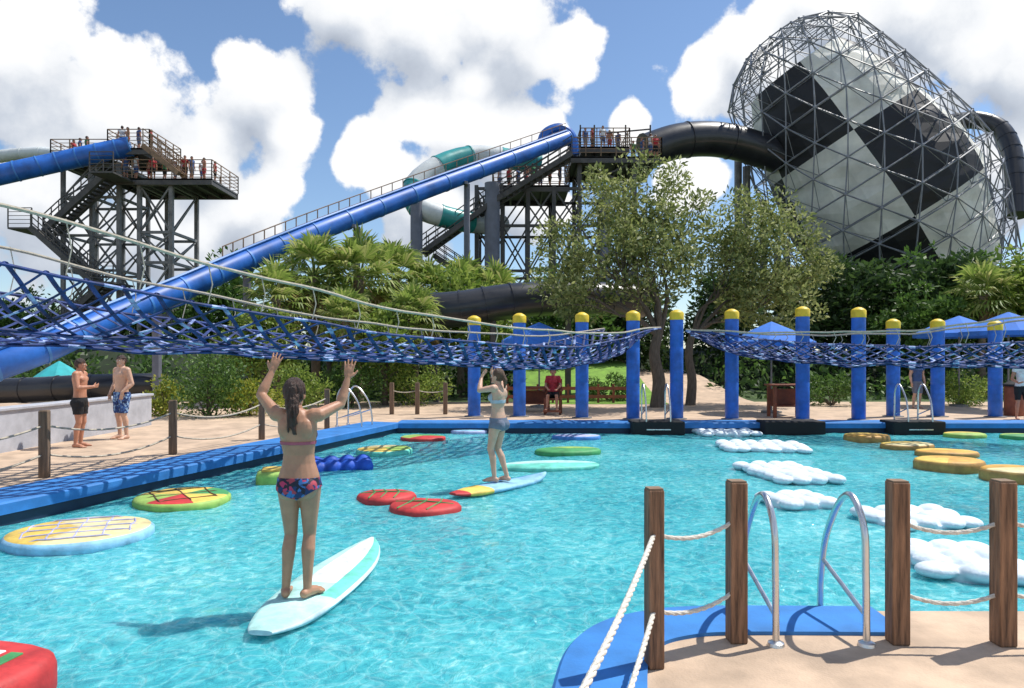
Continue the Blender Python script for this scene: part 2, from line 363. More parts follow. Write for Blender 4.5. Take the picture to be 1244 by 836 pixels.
def band(path,wd,z,nose=.05):
    mb=MB(); rows=[offs(path,-nose),offs(path,-nose),offs(path,-nose+.02),offs(path,wd),offs(path,wd)]; zs=[z-.14,z-.02,z,z,DZ-.01]
    n=len(path); vs=[(p[0],p[1],zz) for r,zz in zip(rows,zs) for p in r]
    fs=[(j*n+i,j*n+i+1,(j+1)*n+i+1,(j+1)*n+i) for j in range(4) for i in range(n-1)]
    fs=[tuple(reversed(f)) for f in fs]
    return mb.add(vs,fs)
npth=cat([(p[0],p[1],0) for p in pool[:11]],5); npth=[(p.x,p.y) for p in npth]
struct(band(npth,.42,DZ+.022).build('pool_coping',M['coping'],smooth=40,org=(0,0,0)))
struct(band([(24,18.1),(-2.9,18.1)],.75,DZ+.02).build('pool_coping',M['coping'],org=(0,0,0)))
struct(band([(-2.9,18.1),(-8.4,-1.2)],.85,DZ+.026).build('pool_coping',M['coping'],org=(0,0,0)))
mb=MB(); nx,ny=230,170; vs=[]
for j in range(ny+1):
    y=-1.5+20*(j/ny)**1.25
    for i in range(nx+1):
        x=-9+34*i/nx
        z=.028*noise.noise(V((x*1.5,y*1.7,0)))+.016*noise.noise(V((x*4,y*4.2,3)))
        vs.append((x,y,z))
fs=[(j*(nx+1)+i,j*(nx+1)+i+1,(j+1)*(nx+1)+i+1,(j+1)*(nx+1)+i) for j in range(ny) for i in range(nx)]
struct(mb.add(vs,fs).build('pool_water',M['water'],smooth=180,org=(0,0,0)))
def slope(xs,y0,y1,z0,z1,name,m,n=16):
    mb=MB(); vs=[]
    for j in range(9):
        t=j/8
        for i in range(n+1):
            x=lerp(xs[0],xs[1],i/n); vs.append((x,lerp(y0,y1,t),lerp(z0,z1,t*t*(3-2*t))+.12*t*noise.noise(V((x*.4,t*3,1)))))
    fs=[(j*(n+1)+i,j*(n+1)+i+1,(j+1)*(n+1)+i+1,(j+1)*(n+1)+i) for j in range(8) for i in range(n)]
    return struct(mb.add(vs,fs).build(name,m,smooth=180,org=(0,0,0)))
slope((.3,5.6),25.5,37,.26,1.75,'lawn',M['lawn'])
slope((5.6,9.0),26,38,.255,1.3,'path',M['deck'])
mb=MB(); vs=[]  # dark mound added behind the undergrowth to block light and the horizon
for i in range(81):
    x=-60+150*i/80; h=2.3+.9*noise.noise(V((x*.12,0,5)))
    for (yy,k) in ((38,0),(40.5,.8),(43,1),(60,1)): vs.append((x,yy,.15+h*k))
struct(mb.add(vs,[(i*4+j,(i+1)*4+j,(i+1)*4+j+1,i*4+j+1) for i in range(80) for j in range(3)]).build('light_block_berm',M['berm'],smooth=180,org=(0,0,0)))
# ------------------------------------------------------------------ foliage tools
def rv(): 
    while True:
        v=V((random.uniform(-1,1),random.uniform(-1,1),random.uniform(-1,1)))
        if .05<v.length<1: return v.normalized()
def leaf(mb,p,d,s,wd=.42,mi=0):
    d=d.normalized(); sd_=d.cross(rv()); sd_=sd_.normalized() if sd_.length>1e-4 else d.orthogonal()
    m=p+d*s*.5
    mb.add([p,m+sd_*s*wd*.5,p+d*s,m-sd_*s*wd*.5],[(0,1,2,3)],mi)
def clump(mb,c,r,n,s,flat=.75,mi=0):
    for _ in range(n):
        v=rv(); rr=r*random.uniform(.35,1)**.6; p=c+V((v.x*rr,v.y*rr,v.z*rr*flat))
        leaf(mb,p,v*.7+rv()*.8+V((0,0,.15)),s*random.uniform(.6,1.3),.42,mi)
def make_tree(name,label,catg,loc,lobes,th,tr,nclump,nleaf,cr,ls,lm,rnd,group=None,bm='bark'):
    random.seed(rnd); t=thing(name,label,catg,loc,0,group)
    tb=MB(); cb=MB(); fork=V((.1,0,th))
    tb.tube(cat([(0,0,-.1),(tr*.5,.0,th*.35),(-tr*.3,0,th*.7),fork],4),[lerp(tr*1.25,tr*.75,i/12) for i in range(13)],9)
    tot=sum(l[3]*l[4] for l in lobes)
    for (x,y,z,rx,rz) in lobes:
        k=max(2,int(nclump*rx*rz/tot)); c=V((x,y,z))
        base=fork.lerp(c,.55)-V((0,0,rz*.15))
        tb.tube(cat([fork-V((0,0,.2)),fork.lerp(base,.5)+V((random.uniform(-.2,.2),random.uniform(-.2,.2),.15)),base],4),[lerp(tr*.5,tr*.2,i/8) for i in range(9)],7)
        for _ in range(k):
            v=rv(); q=random.uniform(.45,1.1)**.5; p=c+V((v.x*rx*q,v.y*rx*q,v.z*rz*q))
            if random.random()<.4: tb.tube([base,base.lerp(p,.5)+V((0,0,.15)),p],[tr*.15,tr*.09,tr*.04],5)
            clump(cb,p,cr*random.uniform(.5,1.25),int(nleaf*random.uniform(.5,1.2)),ls)
    tb.build('trunk',M[bm],t,smooth=60); cb.build('crown',M[lm],t,smooth=0)
    return t
make_tree('oak_tree','olive green oak with grey forked trunk, left of the two beside the pool deck','tree',(XX(797,24),24,.2),
  [(-2.0,0,6.0,1.7,1.6),(-.6,.4,7.1,1.7,1.4),(.4,-.2,6.2,1.3,1.5),(-1.2,-.6,4.7,2.2,1.1),(.0,.3,4.6,1.3,1.0),(-3.3,0,4.8,1.1,1.1),(-2.4,-.7,3.7,1.5,.7),(-.6,-.9,5.6,1.5,1.2)],2.6,.2,165,118,.6,.18,'oak',11)
make_tree('oak_tree','olive green oak with rounded crown, right of the two beside the pool deck','tree',(XX(838,25),25,.2),
  [(2.1,0,6.2,1.4,1.2),(3.1,.3,5.5,1.6,1.4),(1.5,-.2,5.0,1.0,1.1),(2.4,.4,4.3,1.8,1.0),(4.0,0,4.3,1.0,1.0),(2.8,-.8,3.4,1.5,.7)],2.6,.15,135,118,.6,.18,'oak',12)
def proto_tree(seed,lm):
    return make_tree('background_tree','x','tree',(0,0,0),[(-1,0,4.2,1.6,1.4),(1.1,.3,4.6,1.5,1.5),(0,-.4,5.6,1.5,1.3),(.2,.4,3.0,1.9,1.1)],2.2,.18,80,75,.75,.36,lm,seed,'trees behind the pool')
TP={'dark':proto_tree(21,'dark'),'mid':proto_tree(22,'mid'),'bright':proto_tree(23,'bright')}; used=set()
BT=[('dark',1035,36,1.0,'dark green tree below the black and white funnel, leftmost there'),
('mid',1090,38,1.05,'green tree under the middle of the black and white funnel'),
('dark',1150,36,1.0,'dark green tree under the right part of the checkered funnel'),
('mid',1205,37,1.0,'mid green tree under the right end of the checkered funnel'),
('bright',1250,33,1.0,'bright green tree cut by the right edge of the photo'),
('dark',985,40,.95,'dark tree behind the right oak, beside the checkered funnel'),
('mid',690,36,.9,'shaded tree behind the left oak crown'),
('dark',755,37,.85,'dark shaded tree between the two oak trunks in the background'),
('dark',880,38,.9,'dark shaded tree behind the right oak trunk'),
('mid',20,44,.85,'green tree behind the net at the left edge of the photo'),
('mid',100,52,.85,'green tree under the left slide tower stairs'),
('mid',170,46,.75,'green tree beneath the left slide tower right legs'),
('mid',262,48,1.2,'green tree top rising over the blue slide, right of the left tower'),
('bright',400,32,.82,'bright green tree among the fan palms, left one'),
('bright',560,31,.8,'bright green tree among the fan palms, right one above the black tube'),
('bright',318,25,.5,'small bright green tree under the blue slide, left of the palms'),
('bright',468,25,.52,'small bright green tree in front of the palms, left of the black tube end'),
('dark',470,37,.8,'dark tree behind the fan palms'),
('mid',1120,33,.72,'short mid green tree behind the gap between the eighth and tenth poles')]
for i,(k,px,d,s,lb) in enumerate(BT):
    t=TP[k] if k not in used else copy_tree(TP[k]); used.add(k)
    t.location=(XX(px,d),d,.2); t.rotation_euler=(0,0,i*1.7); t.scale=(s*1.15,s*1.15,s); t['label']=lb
random.seed(31); mb=MB()
for _ in range(620):
    x=random.uniform(-34,38); 
    if .2<x<9.0: y=random.uniform(36.5,39)
    else: y=random.uniform(29,38.5)
    h=.5+(y-28)*.2*random.random()**.7+ (0.6 if y>34 else 0)
    if random.random()<.5: h*=.6
    clump(mb,V((x,y,.3+h*.6 if y<37 else 1.8+random.random()*1.5)),random.uniform(.5,.95),32,.34,.8,1 if random.random()<.45 else 0)
tag(mb.build('undergrowth',[M['dark'],M['mid']],smooth=0,org=(0,30,.2)),'dark green undergrowth filling the beds behind the pool deck','undergrowth',kind='stuff')
def make_palm(seed):
    random.seed(seed); t=thing('fan_palm','x','palm',(0,0,0),0,'fan palms behind the net')
    tb=MB(); tb.tube(cat([(0,0,-.1),(.1,0,1.5),(.02,0,3.2),(0,0,4.2)],4),[.2,.19,.18,.17,.17,.16,.16,.16,.17,.17,.18,.19,.2],9)
    tb.build('trunk',M['palmbark'],t,smooth=50)
    cb=MB()
    for i in range(42):
        az=i*2.4+random.uniform(-.3,.3); el=lerp(R(82),R(-40),(i/41)**.85)+random.uniform(-.1,.1)
        d=V((cos(az)*cos(el),sin(az)*cos(el),sin(el))); L_=random.uniform(.85,1.15)
        p0=V((0,0,4.1)); p1=p0+d*L_*.9-V((0,0,.12 if el<.5 else 0))
        dead=1 if i>37 else 0
        cb.tube([p0,p0.lerp(p1,.5)+V((0,0,.06)),p1],[.022,.018,.012],4,dead)
        side=d.cross(V((0,0,1))); side=side.normalized() if side.length>.1 else V((1,0,0))
        up=side.cross(d).normalized()
        for k in range(17):
            a=lerp(-1.75,1.75,k/16); bl=random.uniform(.75,1.05)*(1-.18*abs(a)/1.75)
            dd=(d*cos(a)+side*sin(a)).normalized(); q=p1+dd*bl*.6+up*.05; tip=p1+dd*bl-V((0,0,.08+.18*random.random()))
            wv=dd.cross(up).normalized()*.05
            cb.add([p1,q+wv,tip,q-wv],[(0,1,2,3)],dead)
    cb.build('crown',[M['palm'],M['palmdead']],t,smooth=0)
    return t
pp=[make_palm(5),make_palm(6)]; uu=set()
PL=[(335,26,.86,0,'fan palm standing lowest on the left beside the blue slide'),(382,28,1.08,1,'tall fan palm overlapping the blue slide, second from left'),(436,28,1.08,0,'fan palm in the middle of the palm group behind the net'),
(480,31,1.12,1,'tall fan palm left of the black tube end'),(520,32,1.0,0,'fan palm just above the left end of the black tube'),(565,33,1.04,1,'fan palm right of the thick blue grey column base'),(603,33,1.0,0,'rightmost fan palm, below the thick blue grey column'),
(1195,32,1.0,1,'low fan palm among the trees at the right edge'),(420,24.5,.68,1,'short fan palm in front of the palm group'),(503,25.5,.72,0,'short fan palm in front of the black tube end')]
for i,(px,d,s,k,lb) in enumerate(PL):
    t=pp[k] if k not in uu else copy_tree(pp[k]); uu.add(k); t.location=(XX(px,d),d,.2); t.rotation_euler=(0,0,i*1.3); t.scale=(s,s,s*1.08); t['label']=lb
def shrub(px,d,h,wd,lm,label,seed,n=26):
    random.seed(seed); t=thing('shrub',label,'shrub',(XX(px,d),d,.2)); cb=MB(); sb=MB()
    for _ in range(n):
        v=rv(); q=random.uniform(.3,1)**.5; c=V((v.x*wd*q,v.y*wd*q*.7,h*.5+v.z*h*.42*q))
        clump(cb,c,h*.24,90,.12,.9)
        if _<9: sb.tube([(0,0,0),(c.x*.4,c.y*.4,c.z*.6),c],[.03,.02,.008],5)
    sb.build('stem',M['bark'],t); cb.build('foliage',M[lm],t,smooth=0)
shrub(252,20,2.0,.95,'mid','rounded deep green shrub beyond the men on the left deck',41,34)
shrub(305,20.5,1.05,.85,'lime','low yellow green shrub right of the rounded deep green shrub',42)
shrub(200,20.5,1.1,.6,'lime','low yellow green shrub left of the rounded deep green shrub',43,18)
shrub(360,22,1.4,.9,'bright','bright green shrub between the deep green shrub and the left ladder',44)
shrub(425,24,1.6,1.1,'mid','mid green shrub behind the left pool ladder',45)
shrub(505,25,1.5,1.1,'bright','bright green shrub behind the far rope posts, left of the first blue pole',46)
shrub(742,27,1.0,.9,'mid','small green shrub on the lawn left of the oak trunk',47)
shrub(1010,25,1.2,1.2,'mid','low shrub behind the seventh blue pole',48)
shrub(1165,25,1.3,1.2,'bright','low bright shrub behind the tenth blue pole',49)

# ------------------------------------------------------------------ poles
for i,(px,ty,d) in enumerate([(576,385,20.2),(631,382,20.2),(707,381,19.7),(769,379,19.3),(822,378,19.4),(889,377,19.3),(975,374,19.2),(1043,375,19.0),(1085,389,20.2),(1139,389,20.2),(1209,391,20.0)]):
    od=['first','second','third','fourth','fifth','sixth','seventh','eighth','ninth','tenth','eleventh'][i]
    h=CH-(ty-HY)/F*d-DZ; x=XX(px,d)
    t=thing('padded_pole','blue padded pole with yellow cap, %s from the left across the pool'%od,'pole',(x,d,DZ),i*.9,'blue poles across the pool')
    r=.178; MB().lathe([(r*.9,0),(r,.03),(r,h*.33),(r*.96,h*.335),(r,h*.345),(r,h*.66),(r*.96,h*.665),(r,h*.675),(r,h-.24)],20).build('pole_padding',M['pole'],t)
    MB().lathe([(r+.012,h-.24),(r+.015,h-.06),(r*.9,h-.02),(r*.4,h+.03),(.01,h+.04)],20).build('cap',M['yellow'],t)
    MB().lathe([(r+.1,0),(r+.1,.02),(r+.02,.03)],16).build('base_plate',M['galv'],t)

# ------------------------------------------------------------------ nets
def make_net(A,B,hand,bot,rise,hw,label,seed,nl,nt_):
    random.seed(seed)
    A=V((A[0],A[1],0));B=V((B[0],B[1],0)); ax=(B-A).normalized(); sd_=V((ax.y,-ax.x,0))
    def interp(tab,s):
        for (s0,z0),(s1,z1) in zip(tab,tab[1:]):
            if s<=s1: t=max(0,(s-s0)/(s1-s0)); t=t*t*(3-2*t)*.4+t*.6; return lerp(z0,z1,t)
        return tab[-1][1]
    def pt(s,u,top=None):
        w=hw(s) if callable(hw) else hw
        zt=interp(hand,s); zb=interp(bot,s); a=abs(u)
        if top is None: zt=lerp(zb,zt,interp(rise,s))
        z=lerp(zb,zt,a**2.0)+.07*noise.noise(V((s*16,u*2.2,seed)))*(1-a*.4)
        off=w*u
        p=A.lerp(B,s)+sd_*(off+.04*noise.noise(V((s*15,u*2,seed+9))))+ax*.07*noise.noise(V((s*18,u*3,seed+4)))
        return V((p.x,p.y,z))
    root=thing('cargo_net',label,'net',(A.lerp(B,.5).x,A.lerp(B,.5).y,interp(bot,.5)))
    for k in (0,1):
        mb=MB()
        for i in range(-nt_,nl+1):
            pts=[];
            for j in range(nt_*3+1):
                q=j/3; s=(i+q)/nl if k==0 else (i+nt_-q)/nl
                if 0<=s<=1: pts.append(pt(s,-1+2*q/nt_))
            if len(pts)>1: mb.tube(pts,.036,4,lambda a,b:1 if (a*5+i*3)%7==0 else 0,ry=.4)
        mb.build('diagonal_webbing',[M['netblue'],M['netpale']],root,world=True)
    mb=MB()
    for u in (-1,-.45,0,.45,1): mb.tube([pt(s/80,u)-V((0,0,.03)) for s in range(81)],.038,5,lambda a,b:1 if a%6==0 else 0,ry=.6)
    mb.build('lengthwise_webbing',[M['netblue'],M['netpale']],root,world=True)
    for sg in (-1,1):
        mb=MB(); mb.tube([pt(s/60,sg,1) for s in range(61)],.024,6)
        for s in range(0,nl,2):
            p=pt((s+.5)/nl,sg,1); q=pt((s+.5)/nl,sg)
            mb.tube([p+V((0,0,.03)),p.lerp(q,.5)+ax*.06,q],.009,4)
        mb.build('hand_rope',M['tanrope'],root,world=True)
make_net((-8.6,6.8),(3.2,19.2),[(0,4.0),(.17,3.55),(.35,3.02),(.5,2.68),(.66,2.5),(.85,2.45),(1,2.7)],[(0,2.4),(.17,2.1),(.5,1.88),(.8,1.66),(.93,1.85),(1,2.5)],[(0,.75),(.2,.55),(.5,.52),(.75,.6),(1,1)],lambda s:lerp(1.6,.9,s),'blue cargo net bridge with tan hand ropes, left side over the pool',3,42,8)
make_net((4.85,19.0),(14.5,13.6),[(0,2.62),(.2,2.5),(.45,2.5),(.7,2.8),(.85,3.2),(1,3.7)],[(0,2.5),(.1,1.98),(.3,1.76),(.6,1.72),(1,1.75)],[(0,1),(.25,.68),(.6,.52),(1,.52)],lambda s:lerp(.85,1.35,s),'blue cargo net bridge with tan hand ropes, right side over the yellow floats',4,34,8)

# ------------------------------------------------------------------ slides and towers
def slide(name,label,catg,pts,r,m1,m2=None,seg=6,loc=None,fl=None):
    p=cat(pts,seg); loc=loc or (p[0].x,p[0].y,.2)
    t=thing(name,label,catg,loc)
    mb=MB(); mb.tube(p,r,20,(lambda i,k:(i//seg)%2) if m2 else 0)
    tb=mb.build('tube',[M[m1],M[m2 or m1]],t,world=True,smooth=60)
    for i in range(0,len(p)-1,fl or (seg if m2 else max(2,seg//2))):
        d=(p[i+1]-p[i]).normalized(); MB().tube([p[i]-d*.04,p[i]+d*.04],r*1.05,20).build('flange',M['slidein' if m1=='slide' else m1],tb,world=True)
    return t,p
bs=[P(*q) for q in [(688,168,44),(620,193,40),(540,222,36.5),(460,252,33.5),(380,283,30.5),(300,316,28),(220,351,25.5),(130,388,23),(50,424,21),(-60,462,19.3)]]
t,p=slide('water_slide','long blue straight slide running down from the middle tower to the left','slide',bs,.45,'slide')
for sg in (-1,1):
    MB().tube([q+V((0,.37*sg,.36)) for q in p],.06,6).build('edge_rail',M['slidein'],t,world=True)
mb=MB()
for h in (.75,1.15): mb.tube([q+V((0,.75,h)) for q in p[:34]],.025,5)
for q in p[:34]: mb.beam(q+V((0,.75,0)),q+V((0,.75,1.15)),.04)
mb.build('walkway_rail',M['rust'],t,world=True)
for k in (10,20,30,38):
    q=p[k]; mb=MB(); mb.tube([(q.x,q.y,.1),(q.x,q.y,q.z-.5)],.16,8); mb.beam((q.x,q.y-.7,q.z-.58),(q.x,q.y+.7,q.z-.58),.15); mb.build('support',M['concrete_col'],t,world=True)
slide('water_slide','teal and white banded slide curling left of the middle tower','slide',[P(*q) for q in [(655,200,47),(610,192,46.5),(570,190,46),(532,202,44.5),(503,226,43.5),(506,250,43),(535,262,43),(570,270,44),(610,274,46)]],.66,'teal','white',3)
slide('water_slide','blue tube slide running left from the left tower','slide',[P(*q) for q in [(158,178,45),(120,186,44.5),(70,197,44),(20,208,43),(-60,226,42)]],.6,'slide')
slide('water_slide','white tube slide behind the left tower at the photo edge','slide',[P(*q) for q in [(80,190,49),(50,186,49),(0,190,49),(-60,200,49)]],.42,'white')
slide('water_slide','black tube slide joining the middle tower to the checkered funnel','slide',[P(*q) for q in [(785,184,47),(822,172,47.5),(862,169,48),(900,175,48.5),(945,190,49)]],1.15,'black',fl=8)
slide('water_slide','black tube loop on the right side of the checkered funnel','slide',[P(*q) for q in [(1150,150,60),(1185,146,59),(1214,156,58),(1229,182,57),(1234,215,56),(1236,262,55)]],.7,'black')
t,p=slide('water_slide','large black tube slide lying behind the net and left oak','slide',[P(*q) for q in [(508,379,27),(560,375,27),(620,366,27.3),(690,362,28),(780,366,29)]],.68,'black')
for k in (3,10,18):
    q=p[k]; MB().tube([(q.x,q.y,.1),(q.x,q.y,q.z-.6)],.12,8).build('support',M['darksteel'],t,world=True)
slide('water_slide','low black tube slide behind the two men at left','slide',[P(*q) for q in [(-60,476,24),(30,474,24),(110,470,24),(185,468,25)]],.42,'black')

def railing(mb,pts,h=1.15,step=1.3,r=.04,nr=5):
    for a,b in zip(pts,pts[1:]):
        a=V(a);b=V(b); n=max(1,int((b-a).length/step))
        for i in range(n+1): q=a.lerp(b,i/n); mb.beam(q,q+V((0,0,h)),r*1.4)
        for k in range(nr): z=h*(k+1)/nr; mb.beam(a+V((0,0,z)),b+V((0,0,z)),r*(1.2 if k==nr-1 else .8))
def stairs(mb,a,b,wd):
    a=V(a);b=V(b); n=max(4,int(abs(b.z-a.z)/.2)); d=(b-a); hx=V((d.x,d.y,0)).normalized(); sx=V((hx.y,-hx.x,0))
    for i in range(n): mb.box(a.lerp(b,(i+.5)/n),(.3,wd,.05),math.atan2(hx.y,hx.x))
    for sg in (-1,1):
        mb.beam(a+sx*sg*wd/2,b+sx*sg*wd/2,.3)
        for z in (.35,.7,1.05): mb.beam(a+sx*sg*wd/2+V((0,0,z)),b+sx*sg*wd/2+V((0,0,z)),.055)
        for i in range(0,n+1,2): q=a.lerp(b,i/n)+sx*sg*wd/2; mb.beam(q,q+V((0,0,1.05)),.05)
def frame_tower(root,xs,ys,ztop,zs,colw,m):
    for x in xs:
        for y in ys:
            MB().beam((x,y,.1),(x,y,ztop),colw).build('column',m,root,world=True)
    mb=MB(); q=0
    for z0,z1 in zip(zs,zs[1:]):
        for y in ys:
            for a,b in zip(xs,xs[1:]):
                q+=1; mb.beam((a,y,z1),(b,y,z1),colw*.7); mb.beam((a,y,z0),(b,y,z1),colw*.4)
                if q%3: mb.beam((b,y,z0),(a,y,z1),colw*.4)
        for x in xs:
            for a,b in zip(ys,ys[1:]):
                q+=1; mb.beam((x,a,z1),(x,b,z1),colw*.7); mb.beam((x,a,z0),(x,b,z1),colw*.4)
                if q%2: mb.beam((x,b,z0),(x,a,z1),colw*.4)
    mb.build('bracing',m,root,world=True)
def deck(root,x0,x1,y0,y1,z,mr,sides='fblr',m='darksteel',step=1.1):
    mb=MB(); mb.box(((x0+x1)/2,(y0+y1)/2,z-.06),(x1-x0,y1-y0,.1))
    for i in range(int((x1-x0)/1.0)+1): mb.box((min(x1-.1,x0+.1+i*1.0),(y0+y1)/2,z-.25),(.12,y1-y0-.1,.26))
    for yy in (y0+.06,y1-.06): mb.box(((x0+x1)/2,yy,z-.2),(x1-x0,.12,.4))
    mb.build('platform',M[m],root,world=True,smooth=0)
    mb=MB()
    if 'f' in sides: railing(mb,[(x0,y0,z),(x1,y0,z)],step=step)
    if 'b' in sides: railing(mb,[(x0,y1,z),(x1,y1,z)],step=step)
    if 'l' in sides: railing(mb,[(x0,y0,z),(x0,y1,z)],step=step)
    if 'r' in sides: railing(mb,[(x1,y0,z),(x1,y1,z)],step=step)
    mb.build('railing',mr,root,world=True,smooth=0)
# left tower
t=thing('slide_tower','tall steel stair tower with railed platforms, at the left','tower',(-23,46,.2))
frame_tower(t,[-28.2,-26.4,-24.7],[45,48.6],14.2,[.2,2.3,4.6,7.4,9.6,12,14],.22,M['galv'])
frame_tower(t,[-23.4,-21.4],[45,48.6],12.9,[.2,3.1,5,7.9,9.8,12.8],.24,M['galv'])
deck(t,-24.9,-18.7,44.6,48.9,13.1,M['rust'])
deck(t,-25.2,-22.6,44.62,48.85,15.0,M['rust'],step=.9); deck(t,-28.8,-25.22,44.7,48.8,14.4,M['rust'],step=.9)
mb=MB(); stairs(mb,(-24.8,44.0,12.9),(-28.4,44.0,9.6),1.1); stairs(mb,(-28.4,42.8,9.6),(-24.8,42.8,6.4),1.1); stairs(mb,(-24.8,44.0,6.4),(-28.4,44.0,3.2),1.1)
for z,x in ((9.6,-29),(6.4,-24.2),(12.9,-24.2)): mb.box((x,43.4,z-.05),(1.4,2.5,.1)); railing(mb,[(x-.7,42.2,z),(x+.7,42.2,z)])
mb.build('staircase',M['darksteel'],t,world=True,smooth=0)
mb=MB(); stairs(mb,(-22.6,44.3,14.9),(-20.4,44.3,13.2),.9); mb.build('upper_stair',M['rust'],t,world=True,smooth=0)
# middle tower
t=thing('slide_tower','dark steel slide tower with railed top platform, in the middle','tower',(5,46.5,.2))
frame_tower(t,[-2.2,-.6,1.0,2.6,4.2,5.9,7.6],[44.4,48.6],12.6,[.2,2.4,5.2,7.3,10.1,12.4],.24,M['darksteel'])
frame_tower(t,[4.2001,7.6001],[44.5,48.5],14.2,[12.5,14.1],.24,M['darksteel'])
deck(t,3.6,9.2,44,49,14.3,M['rust'],step=.9); deck(t,-1.2,3.58,44.3,48.6,12.6,M['rust'])
deck(t,4.3,7.4,45,48.5,15.2,M['rust'],step=.8)
mb=MB(); stairs(mb,(3.6,43.6,14.2),(-.6,43.6,11.6),1.2); stairs(mb,(-.6,43.4,11.6),(-5.4,43.4,8.2),1.2); stairs(mb,(-4.8,44.6,8.2),(.6,44.6,4.6),1.2)
mb.build('staircase',M['darksteel'],t,world=True,smooth=0)
for px,r,d,zt in ((598,.46,43,12.4),(506,.36,42.4,11.2),(735,.3,44,12)):
    MB().tube([(XX(px,d),d,.1),(XX(px,d),d,zt)],r,14).build('support_column',M['concrete_col'],t,world=True)
mb=MB(); c=P(676,170,45)
mb.tube(cat([c+V((-1.1,-.3,-.9)),c+V((-.7,-.2,.35)),c+V((.3,0,.75)),c+V((1.0,.2,.2)),c+V((1.15,.2,-.9))],5),.3,8); mb.build('slide_entry_arch',M['slide'],t,world=True)
mb=MB()
for px in (705,722,760,790): mb.beam(P(px,190,46),P(px,152,46),.09)
mb.beam(P(735,162,46),P(790,157,46),.08); mb.build('gate_frame',M['darksteel'],t,world=True)

# ------------------------------------------------------------------ checkered funnel
D0=50.; vw=(P(1060,170,D0)-V((0,0,CH))).normalized(); rt=vw.cross(V((0,0,1))).normalized(); upv=rt.cross(vw)
a=(rt*.50-upv*.866).normalized(); e1=(rt*.866+upv*.50).normalized(); e2=-vw
prof=[(-2.0,2.6),(-1.0,4.3),(.4,5.6),(4,6.6),(8,7.5),(12,8.3),(14.5,8.2),(17,7.4),(20,6.4),(22,5.6)]
kS=.9; c0=P(962,98,D0)
def RR(s):
    for (s0,r0),(s1,r1) in zip(prof,prof[1:]):
        if s<=s1: return lerp(r0,r1,(s-s0)/(s1-s0))
    return prof[-1][1]
def FP(s,th,dr=0): r=RR(s)+dr; return c0+(a*s+(e1*sin(th)+e2*cos(th))*r)*kS
SMAX=21.5
def bbox():
    xs=[];ys=[]
    for i in range(50):
        for k in range(48):
            q=FP(-2+(SMAX+2)*i/49,2*pi*k/48); y_=HY-(q.z-CH)/q.y*F
            if y_<305: xs.append(CX+q.x/q.y*F); ys.append(y_)
    return min(xs),max(xs),min(ys),max(ys)
for _ in range(25):     # size the ride so it stands between the oak and the right side
    x0,x1,y0,y1=bbox(); kS*=(356/(x1-x0))**.6; x0,x1,y0,y1=bbox()
    c0=c0+V(((1063-(x0+x1)/2)/F*D0,0,-(14-y0)/F*D0))*.8
print('FUNNEL',kS,bbox(),(c0.x/c0.y*F+CX,HY-(c0.z-CH)/c0.y*F),'lowest z',min(FP(SMAX,2*pi*k/48).z for k in range(48)))
t=thing('funnel_ride','huge tilted black and white checkered funnel inside a grey steel lattice','ride',(c0.x+5,c0.y,.2))
def mo(s): return -1.2-.9*max(0,(4-s)/4)       # the skin sits deeper inside the truss near the mouth
mb=MB(); ns,nth=22,24; vs=[];fs=[];ms=[]
for i in range(ns+1):
    s=1.0+(SMAX-1.2)*i/ns
    for k in range(nth): vs.append(FP(s,2*pi*(k+.75)/nth,mo(s)+.10*sin(i*1.9)*sin(k*1.57)))
for i in range(ns):
    s=1.0+(SMAX-1.2)*(i+.5)/ns; bnd=0 if s<7.6 else (1 if s<15 else 2)
    for k in range(nth):
        sec=(k//4)%6
        fs.append((i*nth+k,i*nth+(k+1)%nth,(i+1)*nth+(k+1)%nth,(i+1)*nth+k)); ms.append((sec+bnd)%2)
mb.add(vs,fs,ms).build('membrane',[M['membw'],M['membk']],t,world=True,smooth=0)
mb=MB(); nk=18; nr=12; sv=[-2.0,-1.0,.4]+[.4+(SMAX-.4)*i/(nr-2) for i in range(1,nr-1)]
for i,s in enumerate(sv):
    for k in range(nk):
        o_=.5*(i%2); p0=FP(s,2*pi*(k+o_)/nk); sm0=FP(s,2*pi*(k+o_)/nk,mo(s)+.08)
        mb.tube([p0,FP(s,2*pi*(k+1+o_)/nk)],.05,4); mb.tube([p0,sm0],.03,3)
        mb.tube([sm0,FP(s,2*pi*(k+1+o_)/nk,mo(s)+.08)],.035,3); mb.ball(p0,.10,6,4)
        if i<len(sv)-1:
            s2=sv[i+1]; o2=.5*((i+1)%2)
            for dk in ((0,-1) if i%2==0 else (1,0)):
                mb.tube([p0,FP(s2,2*pi*(k+dk+o2)/nk)],.047,4)
                mb.tube([p0,FP(s2,2*pi*(k+dk+o2)/nk,mo(s2)+.08)],.028,3)
mb.build('space_frame',M['frame'],t,world=True)
for s,th in ((5,R(-75)),(8,R(-100)),(12,R(-80)),(12,R(-110)),(3,R(-80)),(18,R(-90))):
    q=FP(s,th); mb=MB(); mb.tube([(q.x,q.y,.1),q],.28,8); mb.build('support_leg',M['galv'],t,world=True)

